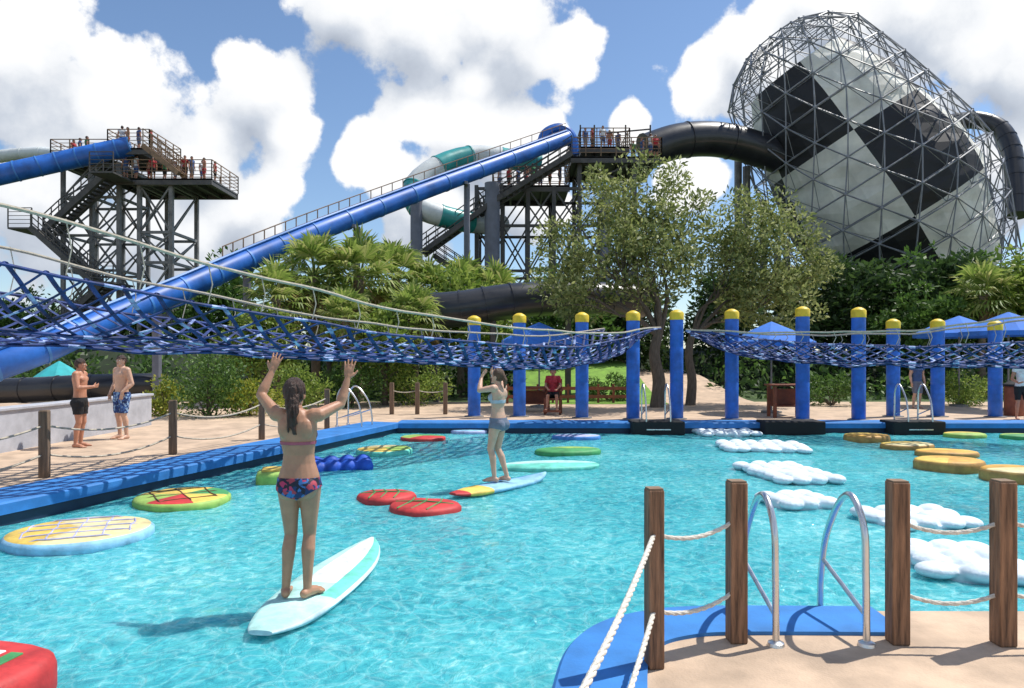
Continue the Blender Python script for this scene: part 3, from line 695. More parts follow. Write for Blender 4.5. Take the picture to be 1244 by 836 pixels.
# ------------------------------------------------------------------ people
def evaluated(mb,vox,sm=3,fac=.5):
    me=mb.mesh('tmp'); o=bpy.data.objects.new('tmp',me); col.objects.link(o)
    r=o.modifiers.new('r','REMESH'); r.mode='VOXEL'; r.voxel_size=vox
    s=o.modifiers.new('s','SMOOTH'); s.factor=fac; s.iterations=sm
    dg=bpy.context.evaluated_depsgraph_get(); out=bpy.data.meshes.new_from_object(o.evaluated_get(dg))
    bpy.data.objects.remove(o); bpy.data.meshes.remove(me); return out
def link_mesh(me,name,m,parent,solid=0):
    me.name=name; me.materials.clear(); me.materials.append(m)
    me.polygons.foreach_set('use_smooth',[True]*len(me.polygons))
    o=bpy.data.objects.new(name,me); col.objects.link(o); o.parent=parent
    if solid: s=o.modifiers.new('thickness','SOLIDIFY'); s.thickness=solid; s.offset=0
    return o
def shell(me,pred,off,jit=0,jsc=12,planes=()):
    keep=[p for p in me.polygons if pred(p.center)]; idx={}; vs=[];fs=[]
    for p in keep:
        f=[]
        for vi in p.vertices:
            if vi not in idx:
                v=me.vertices[vi]; idx[vi]=len(vs); vs.append(v.co+v.normal*(off+jit*noise.noise(v.co*jsc)))
            f.append(idx[vi])
        fs.append(f)
    m=bpy.data.meshes.new('shell'); m.from_pydata([tuple(v) for v in vs],[],fs); m.update()
    if planes:
        bm=bmesh.new(); bm.from_mesh(m)
        for c,n_ in planes:
            bmesh.ops.bisect_plane(bm,geom=bm.verts[:]+bm.edges[:]+bm.faces[:],plane_co=V(c),plane_no=V(n_),clear_outer=True)
        bm.to_mesh(m); bm.free(); m.update()
    return m
def zb(z0,z1): return (((0,0,z0),(0,0,-1)),((0,0,z1),(0,0,1)))
def stand(fem=True):
    sw=.158 if fem else .185
    return dict(pel=V((0,0,.865)),neck=V((0,-.005,1.385)),head=V((0,.015,1.525)),
      shL=V((-sw,0,1.345)),elL=V((-sw-.05,-.02,1.07)),wrL=V((-sw-.06,.05,.84)),hdL=V((0,.12,-1)),
      shR=V((sw,0,1.345)),elR=V((sw+.05,-.02,1.07)),wrR=V((sw+.06,.05,.84)),hdR=V((0,.12,-1)),
      hipL=V((-.085,0,.86)),knL=V((-.1,.02,.46)),anL=V((-.11,-.03,.075)),ftL=V((-.2,1,0)),
      hipR=V((.085,0,.86)),knR=V((.1,.02,.46)),anR=V((.11,-.03,.075)),ftR=V((.2,1,0)),pnL=V((.9,-.1,0)),pnR=V((-.9,-.1,0)),yaw=0)
def seg_d(p,a,b):
    ab=b-a; t=max(0,min(1,(p-a).dot(ab)/ab.dot(ab))); return (p-a-ab*t).length
def body(J,fem,vox,fingers=True,spread=1.0,curl=.35):
    mb=MB(); pel,neck=J['pel'],J['neck']; g=.95 if fem else 1.0
    rings=[(-.24,.055,.06,0),(-.16,.122,.095,-.005),(-.02,.160,.115,-.008),(.1,.153,.108,0),(.28,.124,.088,.008),(.40,.116,.083,.01),(.58,.132,.093,.006),(.76,.146,.10,0),(.88,.148,.088,-.006),(.97,.11,.07,-.006),(1.05,.058,.055,0)] if fem else \
          [(-.24,.055,.06,0),(-.16,.125,.10,-.005),(-.02,.158,.115,-.005),(.1,.15,.108,0),(.28,.142,.10,.005),(.42,.145,.102,.008),(.6,.162,.112,.006),(.76,.178,.118,0),(.88,.178,.10,-.006),(.97,.125,.08,-.006),(1.05,.068,.065,0)]
    up=(neck-pel); rr=[]
    for f,rx,ry,yo in rings:
        c=pel+up*f+V((0,yo,0)); rr.append([c+V((rx*cos(2*pi*k/20),ry*sin(2*pi*k/20),0)) for k in range(20)])
    mb.loft(rr)
    for sx,s in ((-1,'L'),(1,'R')):
        mb.ball(J['hip'+s].lerp(pel,.15)+V((0,-.058,-.035)),(.083,.072,.088) if fem else (.08,.06,.08))
        if fem: mb.ball(pel+up*.68+V((sx*.068,.072,0)),(.058,.052,.056))
        else: mb.ball(pel+up*.76+V((sx*.075,.07,0)),(.08,.05,.06))
        mb.ball(pel+up*.78+V((sx*.075,-.055,0)),(.06,.045,.08))
        sh,el,wr=J['sh'+s],J['el'+s],J['wr'+s]; q=1.04 if fem else 1.22
        cb=pel+up*.9+V((sx*.07,-.005,0))
        mb.cap([cb,cb.lerp(sh,.6)+V((0,0,.012)),sh],[.055*q,.054*q,.052*q],12)
        mb.cap([sh,sh.lerp(el,.4),sh.lerp(el,.8),el],[.05*q,.045*q,.038*q,.036*q],12)
        mb.cap([el,el.lerp(wr,.28),el.lerp(wr,.7),wr],[.035*q,.038*q,.029*q,.0235*q],12)
        hp,kn,an=J['hip'+s],J['kn'+s],J['an'+s]; ql=.95 if fem else 1.02
        mb.cap([hp+V((0,0,-.03)),hp.lerp(kn,.35),hp.lerp(kn,.75),kn+V((0,.004,0))],[.092*ql,.081*ql,.061*ql,.052*ql],14)
        sb=V((0,-.018,0))
        mb.cap([kn,kn.lerp(an,.28)+sb,kn.lerp(an,.6)+sb*.5,an],[.049*ql,.055*ql,.043*ql,.033*ql],14)
        fd=J['ft'+s].normalized(); side=V((fd.y,-fd.x,0)); b=V((an.x,an.y,an.z-.075))
        mb.cap([b+fd*-.035+V((0,0,.036)),b+fd*.02+V((0,0,.045))],[.034,.04],10)
        mb.cap([b+fd*.02+V((0,0,.045)),b+fd*.09+V((0,0,.032)),b+fd*.135+V((0,0,.024))],[.04,.034,.023],10)
        mb.ball(b+fd*.125+V((0,0,.02)),.02); 
        for i,(o_,l) in enumerate(((-.03,.185),(-.013,.18),(.004,.172),(.019,.16),(.032,.147))):
            o_=o_*sx; mb.cap([b+fd*.11+side*o_*.9+V((0,0,.02)),b+fd*l+side*o_+V((0,0,.013))],[.018,.0115 if i else .014],8)
        d=J['hd'+s].normalized(); pn=J['pn'+s]; pn=(pn-d*pn.dot(d)).normalized(); sd_=d.cross(pn).normalized()
        th=sd_ if J.get('th'+s,1)>0 else -sd_
        k0=wr+d*.08
        Mx=Matrix((sd_,pn,d)).transposed(); mb.ball(wr+d*.05,(.037*g,.016,.052),12,8,0,Mx)
        mb.cap([wr-d*.01,wr+d*.03],[.0225,.022],10)
        if fingers:
            for i,(o_,l) in enumerate(((.03,.068),(.011,.078),(-.009,.073),(-.028,.058))):
                base=wr+d*.06+th*o_*.85; kn_=k0+th*o_; fd_=(d+th*o_*9*spread*.6).normalized()
                p1=kn_+fd_*l*.5+pn*curl*.01; p2=p1+(fd_+pn*curl).normalized()*l*.5
                mb.cap([base,kn_,p1,p2],[.0125,.0098,.0088,.0075],8)
            tb=wr+d*.022+th*.022; td=(d*.62+th*.75+pn*.25).normalized()
            mb.cap([tb,tb+td*.035,tb+(td+d*.25).normalized()*.068],[.015,.0115,.009],8)
        else: mb.cap([wr+d*.06,wr+d*.15],[.028,.015],8)
    h=J['head']; Y=Matrix.Rotation(J['yaw'],3,'Z')
    mb.cap([pel+up*.97,h+V((0,-.01,-.06))],[.052,.048] if fem else [.062,.058],12)
    mb.ball(h+Y@V((0,-.008,.012)),(.074,.092,.1),16,12,0,Y); mb.ball(h+Y@V((0,.028,-.05)),(.054,.06,.062),14,10,0,Y)
    mb.cap([h+Y@V((0,.09,.005)),h+Y@V((0,.103,-.02))],[.009,.013],8); mb.ball(h+Y@V((0,.082,-.085)),.02)
    for sx in (-1,1): mb.ball(h+Y@V((sx*.074,-.01,-.012)),(.01,.022,.032),8,6,0,Y)
    return evaluated(mb,vox,4,.5)
def face(root,J):
    h=J['head']; Y=Matrix.Rotation(J['yaw'],3,'Z')
    for sx in (-1,1):
        e=MB(); e.ball(h+Y@V((sx*.031,.077,.008)),(.014,.01,.008),10,8,0,Y); e=e.build('eye',M['eyew'],root,smooth=180)
        MB().ball(h+Y@V((sx*.031,.084,.008)),(.006,.005,.006),8,6,0,Y).build('iris',M['iris'],e,smooth=180)
    MB().ball(h+Y@V((0,.087,-.05)),(.023,.008,.008),12,8,0,Y).build('mouth',M['lip'],root,smooth=180)
def arms_far(J,r=.075):
    def f(c):
        for s in 'LR':
            if seg_d(c,J['sh'+s].lerp(J['el'+s],.4),J['el'+s])<r or seg_d(c,J['el'+s],J['wr'+s])<r or seg_d(c,J['wr'+s],J['wr'+s]+J['hd'+s].normalized()*.2)<r: return False
        return True
    return f
def hair_short(me,J,root,m,off=.012):
    h=J['head']; Yi=Matrix.Rotation(-J['yaw'],3,'Z')
    def pr(c):
        q=Yi@(c-h)
        if q.length>.16: return False
        return q.z>.052-.02*q.y/.09 if q.y>.035 else (q.z>.02 if q.y>-.01 else q.z>-.055)
    link_mesh(shell(me,pr,off,.008,40),'hair',m,root)
def person(label,loc,rz,J,fem,skin,vox,scale=1,group=None,fing=True,spread=1,curl=.35,fc=True):
    t=thing('person',label,'person',loc,rz,group); t.scale=(scale,)*3
    me=body(J,fem,vox,fing,spread,curl); link_mesh(me,'body',M[skin],t)
    if fc: face(t,J)
    return t,me
def board(label,a,b,wd,mats,fn,th=.1,z=.045):
    a=V(a);b=V(b); L_=(b-a).length; ang=math.atan2(-(b-a).x,(b-a).y); c=(a+b)/2
    mb=MB(); rings=[]; n=30; K=16
    for i in range(n+1):
        t=i/n; wv=wd/2*max(.02,(1-abs(2*t-.94)**2.6 if t<.47 else 1-abs((t-.47)/.53)**2.3))**.62
        rk=.07*max(0,(t-.72)/.28)**2+.02*max(0,(.15-t)/.15)**2
        tt=th*(.35+.65*min(1,min(t,1-t)*6)); ring=[]
        for k in range(K):
            q=2*pi*k/K; x=cos(q); zz=sin(q)
            ring.append(V((wv*(abs(x)**.75)*(1 if x>0 else -1),L_*(t-.5),z+rk+tt*.5*(abs(zz)**.7)*(1 if zz>0 else -1))))
        rings.append(ring)
    mb.loft(rings,fn)
    r=thing('surfboard',label,'surfboard',(c.x,c.y,0),ang)
    mb.build('deck',mats,r,smooth=60)
    f=MB(); f.prism([(-.012,-L_*.42),(.012,-L_*.42),(.012,-L_*.34),(-.012,-L_*.34)],-.16,z); f.build('fin',mats[0],r)
    return r
W1=V((-1.62,5.42,0))
board('long white and mint green surfboard under the woman with her back turned',(-1.68,4.78,0),(-1.38,7.08,0),.56,[FM['ice'],FM['mint'],FM['white'],FM['aqua']],
   lambda i,k: (0 if k in (7,8,9,10,11,12,13,14,15,0) else (1 if (k in (1,2) and i>8) else (2 if (k in(3,4) and i>12) else 3)) ))
board('short sky blue surfboard with yellow and red tail under the far woman',(-.80,9.66,0),(.52,11.15,0),.46,[FM['sky'],FM['yellow'],FM['red'],FM['blue']],
   lambda i,k: 2 if i<3 else (1 if i<9 else (3 if k in (5,6,7) else 0)))
# woman 1
J=stand(); J.update(pel=V((.01,0,.86)),neck=V((-.005,.0,1.385)),head=V((-.03,.02,1.528)),
  shL=V((-.165,0,1.375)),elL=V((-.315,.10,1.515)),wrL=V((-.255,.17,1.69)),hdL=V((.28,.15,.9)),
  shR=V((.158,0,1.37)),elR=V((.285,.15,1.44)),wrR=V((.33,.2,1.635)),hdR=V((.10,.12,1)),
  hipL=V((-.07,0,.86)),hipR=V((.09,0,.86)),
  knL=V((-.064,.035,.46)),anL=V((-.085,-.02,.075)),ftL=V((-.25,1,0)),knR=V((.076,.04,.46)),anR=V((.08,-.03,.075)),ftR=V((.5,1,0)),pnL=V((.1,1,0)),pnR=V((-.1,1,0)),thL=1,thR=-1)
t,me=person('woman in floral bikini seen from behind, both arms raised, on the long board',(W1.x,W1.y,.10),0,J,True,'skin',.0055,spread=1.3,curl=.25)
af=arms_far(J)
link_mesh(shell(me,lambda c: .68<c.z<.95 and abs(c.x)<.24,.005,planes=(((0,0,.90),(0,.05,1)),((.01,0,.738),(.55,0,-1)),((.01,0,.738),(-.55,0,-1)))),'bikini_bottom',M['floral'],t,.004)
link_mesh(shell(me,lambda c: af(c) and abs(c.x)<.17 and c.y<.07 and 1.12<c.z<1.23,.004,planes=zb(1.15,1.172)),'bikini_strap',M['pinkcloth'],t,.003)
link_mesh(shell(me,lambda c: af(c) and abs(c.x)<.16 and c.y>=.04 and 1.15<c.z<1.29,.005),'bikini_top',M['pinkcloth'],t)
hb=MB(); h=J['head']; hb.ball(h+V((0,-.016,.022)),(.084,.097,.106),16,12); hb.ball(h+V((0,-.085,-.01)),(.045,.035,.05))
random.seed(77)
for k in range(13):       # loose wavy hair falling to the shoulder blades
    x0=random.uniform(-.052,.052); pts=[]; q0=random.uniform(0,6); ln=random.uniform(.7,1.12)
    for j in range(8):
        tt=j/7; pts.append(h+V((x0*(1-.35*tt)+.014*sin(q0+tt*6)*tt+.02*tt,-.085-.045*sin(tt*2.4)-.01*random.random()+.02*abs(x0)/.05*(1-tt),.0-.27*tt*ln)))
    hb.cap(pts,[.022,.021,.020,.018,.016,.013,.009,.004],8)
hm=evaluated(hb,.005,1)
for v in hm.vertices: v.co+=v.normal*(.006*noise.noise(V((v.co.x*90,v.co.y*90,v.co.z*12))))
link_mesh(hm,'hair',M['hair'],t)
# woman 2
J=stand(); J.update(elL=V((-.25,.17,1.33)),wrL=V((-.10,.23,1.50)),hdL=V((.5,-.2,.75)),shL=V((-.16,0,1.36)),shR=V((.16,0,1.365)),elR=V((.29,.10,1.42)),wrR=V((.13,.17,1.545)),hdR=V((-.6,-.15,.55)),
  pnL=V((.2,-1,0)),pnR=V((-.2,-1,0)),thL=-1,knL=V((-.07,.09,.47)),anL=V((-.08,.02,.075)),knR=V((.075,.05,.46)),anR=V((.08,-.1,.075)),thR=1)
t,me=person('woman in pale bikini with hands raised to her face, on the short board',(-.2,10.42,.105),R(62),J,True,'skin2',.007)
af=arms_far(J)
link_mesh(shell(me,lambda c: .65<c.z<1.0 and abs(c.x)<.24,.008,.004,planes=(((0,0,.93),(0,0,1)),((0,0,.725),(.35,0,-1)),((0,0,.725),(-.35,0,-1)))),'bikini_bottom',M['greycloth'],t,.004)
link_mesh(shell(me,lambda c: af(c) and abs(c.x)<.17 and 1.1<c.z<1.32 and (c.y>.02 or c.z<1.19),.006,planes=zb(1.14,1.28)),'bikini_top',M['palecloth'],t,.003)
hb=MB(); h=J['head']; hb.ball(h+V((0,-.022,.022)),(.083,.094,.106),14,10); hb.cap([h+V((0,-.1,.01)),h+V((0,-.13,-.06)),h+V((0,-.12,-.16))],[.035,.035,.015])
link_mesh(evaluated(hb,.009,2),'hair',M['hair2'],t)
# men on left deck
p1=G(97,543,DZ); p2=G(148,533,DZ)
J=stand(fem=False); J.update(elR=V((.26,.06,1.10)),wrR=V((.12,.27,1.12)),hdR=V((-.7,.3,.1)),pnR=V((0,-1,.2)),elL=V((-.26,-.08,1.1)),wrL=V((-.24,.02,.86)))
t,me=person('man in black shorts facing right with one arm bent, on left deck',p1,R(-80),J,False,'skin3',.009,1.0); af=arms_far(J)
link_mesh(shell(me,lambda c: af(c) and .55<c.z<.96,.014,.012,planes=zb(.61,.92)),'swim_shorts',M['blackcloth'],t,.004); hair_short(me,J,t,M['hair'])
J=stand(fem=False); J.update(elR=V((.27,-.03,1.09)),wrR=V((.22,.10,.9)),elL=V((-.25,-.05,1.08)),wrL=V((-.2,.12,.92)),yaw=R(15))
t,me=person('man in blue patterned swim shorts standing right of the man in black shorts',p2,R(150),J,False,'skin2',.009,1.04); af=arms_far(J)
link_mesh(shell(me,lambda c: af(c) and .45<c.z<.96,.018,.016,planes=zb(.51,.92)),'swim_shorts',M['bluefloral'],t,.004); hair_short(me,J,t,M['hair'])
# seated lifeguard on chair
J=stand(); J.update(pel=V((0,0,.60)),neck=V((0,0,1.11)),head=V((0,.02,1.25)),shL=V((-.16,0,1.08)),shR=V((.16,0,1.08)),elL=V((-.22,.06,.84)),elR=V((.22,.06,.84)),wrL=V((-.13,.26,.74)),wrR=V((.13,.26,.74)),hdL=V((.2,1,-.1)),hdR=V((-.2,1,-.1)),pnL=V((0,0,-1)),pnR=V((0,0,-1)),
  hipL=V((-.09,0,.57)),hipR=V((.09,0,.57)),knL=V((-.13,.40,.55)),knR=V((.13,.40,.55)),anL=V((-.14,.42,.22)),anR=V((.14,.42,.22)))
lp=G(672,503,DZ)
t,me=person('seated person in red top on a wooden chair across the pool',lp,R(172),J,True,'skin3',.010); af=arms_far(J,.05)
link_mesh(shell(me,lambda c: .62<c.z<1.12 and (abs(c.x)<.17 or c.z>.92) and c.y<.16,.01,.01),'shirt',M['redcloth'],t)
link_mesh(shell(me,lambda c: af(c) and .45<c.z<.66 and c.y<.36,.012,.008),'shorts',M['blackcloth'],t); hair_short(me,J,t,M['hair'])
def chair(label,loc,rz):
    t=thing('wooden_chair',label,'chair',loc,rz)
    MB().box((0,.05,.45),(.5,.5,.05)).build('seat',M['redwood'],t,bevel=.008)
    MB().box((0,-.22,.78),(.5,.04,.5)).build('backrest',M['redwood'],t,bevel=.008)
    for x in (-.22,.22):
        for y,hh in ((-.19,.425),(.27,.425)): MB().box((x,y,hh/2),(.06,.06,hh)).build('leg',M['redwood'],t)
        MB().box((x*1.18,.05,.70),(.06,.5,.04)).build('armrest',M['redwood'],t)
    MB().box((0,.44,.118),(.5,.26,.05)).build('foot_rest',M['redwood'],t)
chair('red brown wooden chair under the seated person in red top',lp,R(172))
J=stand(); J['wrR']=V((.15,.22,.98)); J['elR']=V((.24,.02,1.08)); J['hdR']=V((-.4,.8,.2)); J['pnR']=V((-.3,0,1))
q=G(1207,505,DZ)
t,me=person('person in white shirt and black shorts beside the rightmost blue pole',(q.x-.05,19.3,DZ),R(165),J,True,'skin3',.010); af=arms_far(J,.055)
link_mesh(shell(me,lambda c: .88<c.z<1.38 and af(c),.012,.01),'shirt',M['whitecloth'],t); link_mesh(shell(me,lambda c: af(c) and .52<c.z<.89,.015,.01),'shorts',M['blackcloth'],t); hair_short(me,J,t,M['hair'])
J=stand(fem=False); 
t,me=person('person in dark shirt standing between the ninth and tenth blue poles',(XX(1114,23.5),23.5,DZ),R(190),J,False,'skin2',.011); af=arms_far(J,.055)
link_mesh(shell(me,lambda c: .88<c.z<1.39 and af(c),.012,.01),'shirt',M['bluecloth'],t); link_mesh(shell(me,lambda c: af(c) and .5<c.z<.89,.015,.01),'shorts',M['greycloth'],t); hair_short(me,J,t,M['hair2'])
# tiny tower people
J=stand(fem=False); pm={}
for k,(sh_,so_) in dict(red=('redcloth','blackcloth'),white=('whitecloth','bluecloth'),blue=('bluecloth','greycloth'),bare=(None,'redcloth'),green=('greencloth','blackcloth')).items():
    t,me=person('x',(0,0,0),0,J,False,'skin3',.018,fing=False); af=arms_far(J,.06)
    if sh_: link_mesh(shell(me,lambda c: .88<c.z<1.39 and af(c),.012,.01),'shirt',M[sh_],t)
    link_mesh(shell(me,lambda c: af(c) and .5<c.z<.89,.015,.01),'shorts',M[so_],t); hair_short(me,J,t,M['hair']); pm[k]=t
us=set(); dsc=dict(red='in red shirt',white='in white shirt',blue='in blue shirt',bare='bare chested',green='in green shirt')
def put(k,x,y,z,rz,lb,grp):
    t=pm[k] if k not in us else copy_tree(pm[k]); us.add(k); t.location=(x,y,z); t.rotation_euler=(0,0,rz); t['label']=lb; t['group']=grp; t.scale=(random.uniform(.86,1.0),)*3
random.seed(91); ORD=['first','second','third','fourth','fifth','sixth','seventh','eighth','ninth','tenth','eleventh','twelfth']
def queue(xs,y,z,where,grp,keys):
    for i,x in enumerate(xs):
        k=keys[i%len(keys)]; put(k,x,y+random.uniform(-.05,1.2),z,random.uniform(0,6),'tiny person %s, %s from left %s'%(dsc[k],ORD[i],where),grp)
queue([-24.3,-23.7,-23.2,-22.7,-22.1,-21.6,-21.2,-20.7,-20.3,-19.9,-19.5,-19.1],45.0,13.1,'on left tower lower deck','people on the left tower',['blue','white','bare','red','green','blue','white','red'])
queue([-24.7,-24.2,-23.6,-23.1],45.1,15.0,'on highest left tower deck','people on the left tower',['white','bare','blue','red'])
queue([-28.2,-27.6,-27.0,-26.3],45.1,14.4,'on left deck above the stairs','people on the left tower',['red','blue','green','white'])
queue([4.7,5.2,5.8,6.3,6.9],45.5,15.2,'atop the middle tower','people on the middle tower',['blue','red','white','bare','blue'])
queue([7.7,8.2,8.6,8.95],44.4,14.3,'at middle tower right end','people on the middle tower',['green','blue','white','red'])
queue([-.8,-.2,.4,.9,1.3,1.8,2.4,3.0],44.7,12.6,'on lower middle tower deck','people on the middle tower',['white','red','blue','bare','green'])

# ------------------------------------------------------------------ floats
def netting(root,R_,z,m='brown',n=3,sx=1,sy=1,rz=0):
    mb=MB(); Mx=Matrix.Rotation(rz,3,'Z')
    for k in range(-n,n+1):
        o_=k/(n+.6)*R_; h=math.sqrt(max(0,R_*R_-o_*o_))*.97
        for sw in (0,1):
            pts=[]
            for j in range(9):
                q=lerp(-h,h,j/8); x,y=(o_,q) if sw==0 else (q,o_); dz=-.03 if j in (0,8) else 0
                x+=.04*noise.noise(V((x*4,y*4,k))); y+=.04*noise.noise(V((x*4,y*4,k+7)))
                pts.append(Mx@V((x*sx,y*sy,z+.008+dz+.004*sw)))
            mb.tube(pts,.008,5)
    mb.build('rope_net',FM[m] if m in FM else M[m],root)
def disc(px,py,wd,side,tops,label,sy=1,rz=0,h=.16,net='greencloth',n=2,loc=None,nsec=None):
    g=loc or G(px,py,.08); h*=.72; t=thing('float_pad',label,'float',(g[0],g[1],0)); r=wd/2
    prof=[(r*.82,-.12),(r*.97,-.06),(r,.01),(r,h*.6),(r*.95,h*.9),(r*.86,h),(r*.45,h+.008),(.02,h+.01)]
    mats=[FM[side]]+[FM[x] for x in tops]; K=36
    def fn(i,k):
        if i<4: return 0
        return 1+ (int(k/K*(nsec or len(tops)))%len(tops))
    MB().lathe(prof,K,(0,0,0),fn,1,sy,rz).build('pad',mats,t,smooth=50)
    if net: netting(t,r*.9,h,net,n,1,sy,rz)
disc(98,645,1.4,'sky',['cream','yellow','cream'],'round cream float with pale blue rim, nearest at the left edge of the pool',.95,.4,.15,'lilac')
disc(222,602,1.32,'lime',['yellow','lime','red','yellow','green','yellow'],'round yellow and green float with a red wedge, beside the left coping',.9,2.2,.13,'brown',1)
disc(467,545,1.15,'mint',['cream','yellow','lime'],'round cream and lime float below the left pool ladder',.95,1,.13,None)
disc(514,530,1.05,'red',['green','lime','red'],'round red and green float left of the lilac float',.9,0,.12,None)
disc(570,522,.95,'lilac',['lilac','sky'],'lilac blue float nearest the first blue pole',.9,0,.12,None)
disc(690,546,1.35,'green',['lime','green','green'],'oval dark green float with lime stripe',.62,.2,.13,None)
disc(668,563,1.75,'mint',['aqua','mint'],'long mint green oval float below the dark green float',.5,.15,.11,None)
disc(700,529,1.15,'blue',['sky','lilac'],'blue oval float right of the lilac float, by the far edge',.6,0,.13,None)
disc(1053,531,1.0,'tan',['yellow','orange'],'orange round float, leftmost of the right hand group',.9,0,.2,None)
disc(1102,540,1.15,'tan',['yellow','cream'],'yellow oval float, second of the right hand group',.7,.2,.15,None)
disc(1150,549,1.12,'tan',['yellow','orange'],'yellow orange float between the second and the thick brown orange one',.7,-.2,.15,None)
disc(1153,565,1.12,'tan',['orange','yellow','orange'],'thick brown orange float, nearest full one of the right hand group',.85,0,.26,None)
disc(1172,527,.95,'lime',['yellow','lime'],'lime yellow float nearest the far edge at right',.8,0,.14,None)
disc(1234,577,1.0,'tan',['orange','cream'],'orange float cut off by the right edge of the photo',.9,0,.26,None)
disc(1240,529,.9,'green',['lime','green'],'green float at the far right edge by the coping',.8,0,.14,None)
# rounded red float in the near left corner
t=thing('float_raft','rounded red float with white stripes at the bottom left corner','float',(-3.08,3.92,0),R(-14))
sq=[(.46*math.copysign(abs(cos(2*pi*k/28))**.62,cos(2*pi*k/28)),.42*math.copysign(abs(sin(2*pi*k/28))**.62,sin(2*pi*k/28))) for k in range(28)]
rings=[[V((x*f,y*f,z)) for x,y in sq] for f,z in ((.8,-.1),(.97,-.05),(1,.02),(1,.13),(.965,.18),(.88,.205),(.5,.215),(.05,.218))]
rd=MB().loft(rings).build('raft_body',FM['red'],t,smooth=60)
for x,wd,m in ((-.24,.12,'white'),(-.08,.10,'sky'),(.08,.13,'white'),(.23,.08,'green')):
    MB().box((x,-.02,.213),(wd,.5,.016),rz=.1).build('stripe',FM[m],rd,bevel=.006)
def leafpad(px,py,lx,ly,rz,label):
    g=G(px,py,.08); t=thing('float_pad',label,'float',(g.x,g.y,0),rz); prof=[(.8,-.1),(1,-.03),(1,.04),(.94,.07),(.8,.085),(.3,.09),(.02,.09)]
    mb=MB(); K=40; vs=[];fs=[]
    for r_,z in prof:
        for k in range(K):
            q=2*pi*k/K; rr=(1-.25*max(0,cos(q-pi/2))**6)*(1-.12*abs(sin(q)))*(1+.10*max(0,cos(q))**8); vs.append((lx/2*r_*rr*cos(q),ly/2*r_*rr*sin(q),z))
    for i in range(len(prof)-1):
        for k in range(K): fs.append((i*K+k,i*K+(k+1)%K,(i+1)*K+(k+1)%K,(i+1)*K+k))
    fs.append(tuple((len(prof)-1)*K+k for k in range(K))); mb.add(vs,fs).build('pad',FM['red'],t,smooth=50)
    nb=MB()
    for s in (-.5,-.1,.35): nb.tube([(lx*.5*s,-ly*.36,.08),(lx*.5*s+.06,0,.1),(lx*.5*s,ly*.28,.085)],.009,5)
    nb.tube([(-lx*.42,0,.085),(0,.02,.104),(lx*.44,0,.085)],.009,5); nb.build('rope_net',FM['green'],t)
leafpad(468,599,.76,.9,.1,'smaller red float with green rope, left one of the red pair')
leafpad(515,611,.88,1.0,-.2,'larger red float with green rope, right one of the red pair')
def lumps(label,px,py,n,r,dx,m,dirv=(1,.35)):
    g=G(px,py,.1); t=thing('float_raft',label,'float',(g[0],g[1],0)); mb=MB(); d=V((dirv[0],dirv[1],0)).normalized(); s=V((-d.y,d.x,0))
    for i in range(n):
        for j in (-1,0,1): 
            c=d*(i-(n-1)/2)*dx+s*j*r*.9; mb.ball((c.x,c.y,.04+.04*(j==0)),(r*.72,r*.72,r*.7),12,8)
    mb.tube([d*-(n/2)*dx,d*(n/2)*dx],r*1.1,12,ry=.4)
    link_mesh(evaluated(mb,.025,3),'raft_body',FM[m],t); return t
lumps('bumpy royal blue float raft behind the woman on the long board',412,562,4,.22,.27,'royal')
g=G(329,578,.1); t=thing('float_raft','small yellow and green block float left of the royal blue raft','float',(g.x,g.y,0),.3)
MB().box((0,0,.06),(.42,.5,.24)).build('raft_body',FM['lime'],t,bevel=.07,bseg=4); MB().box((.02,.04,.185),(.3,.36,.06)).build('top_pad',FM['yellow'],t,bevel=.025)
def cloudraft(px,py,lx,ly,rz,label,seed):
    random.seed(seed); g=G(px,py,.08); t=thing('float_raft',label,'float',(g.x,g.y,0),rz,'white bubbly rafts'); mb=MB()
    nx_=max(3,int(lx/.27)); ny_=max(3,int(ly/.27))     # rows of segmented bumps
    for i in range(nx_):
        for j in range(ny_):
            x=-1+2*(i+.5+.15*random.uniform(-1,1))/nx_; y=-1+2*(j+.5+.15*random.uniform(-1,1))/ny_
            if abs(x)**3+abs(y)**3>1.3: continue
            mb.ball((x*lx/2,y*ly/2,.06),(lx/nx_*.56,ly/ny_*.56,random.uniform(.065,.09)),12,8)
    mb.lathe([(.6,-.1),(.92,-.03),(.92,.045),(.75,.075)],24,(0,0,0),0,lx/2,ly/2)
    link_mesh(evaluated(mb,.015,2),'raft_body',M['cloudfoam'],t)
cloudraft(880,524,1.45,1.2,.1,'white bubbly raft furthest back, near the sixth blue pole',51)
cloudraft(925,541,1.75,1.35,-.15,'white bubbly raft second from the far edge',52)
cloudraft(955,572,1.1,1.75,.1,'white bubbly raft third from the far edge, squarish',53)
cloudraft(1112,626,1.15,.9,.1,'white bubbly raft behind the foreground ladder, left of the near one',54)
cloudraft(1168,678,.92,1.1,-.2,'nearest white bubbly raft, between the two right foreground posts',55)
cloudraft(968,605,.85,.8,.2,'small white bubbly raft in front of the squarish one',56)

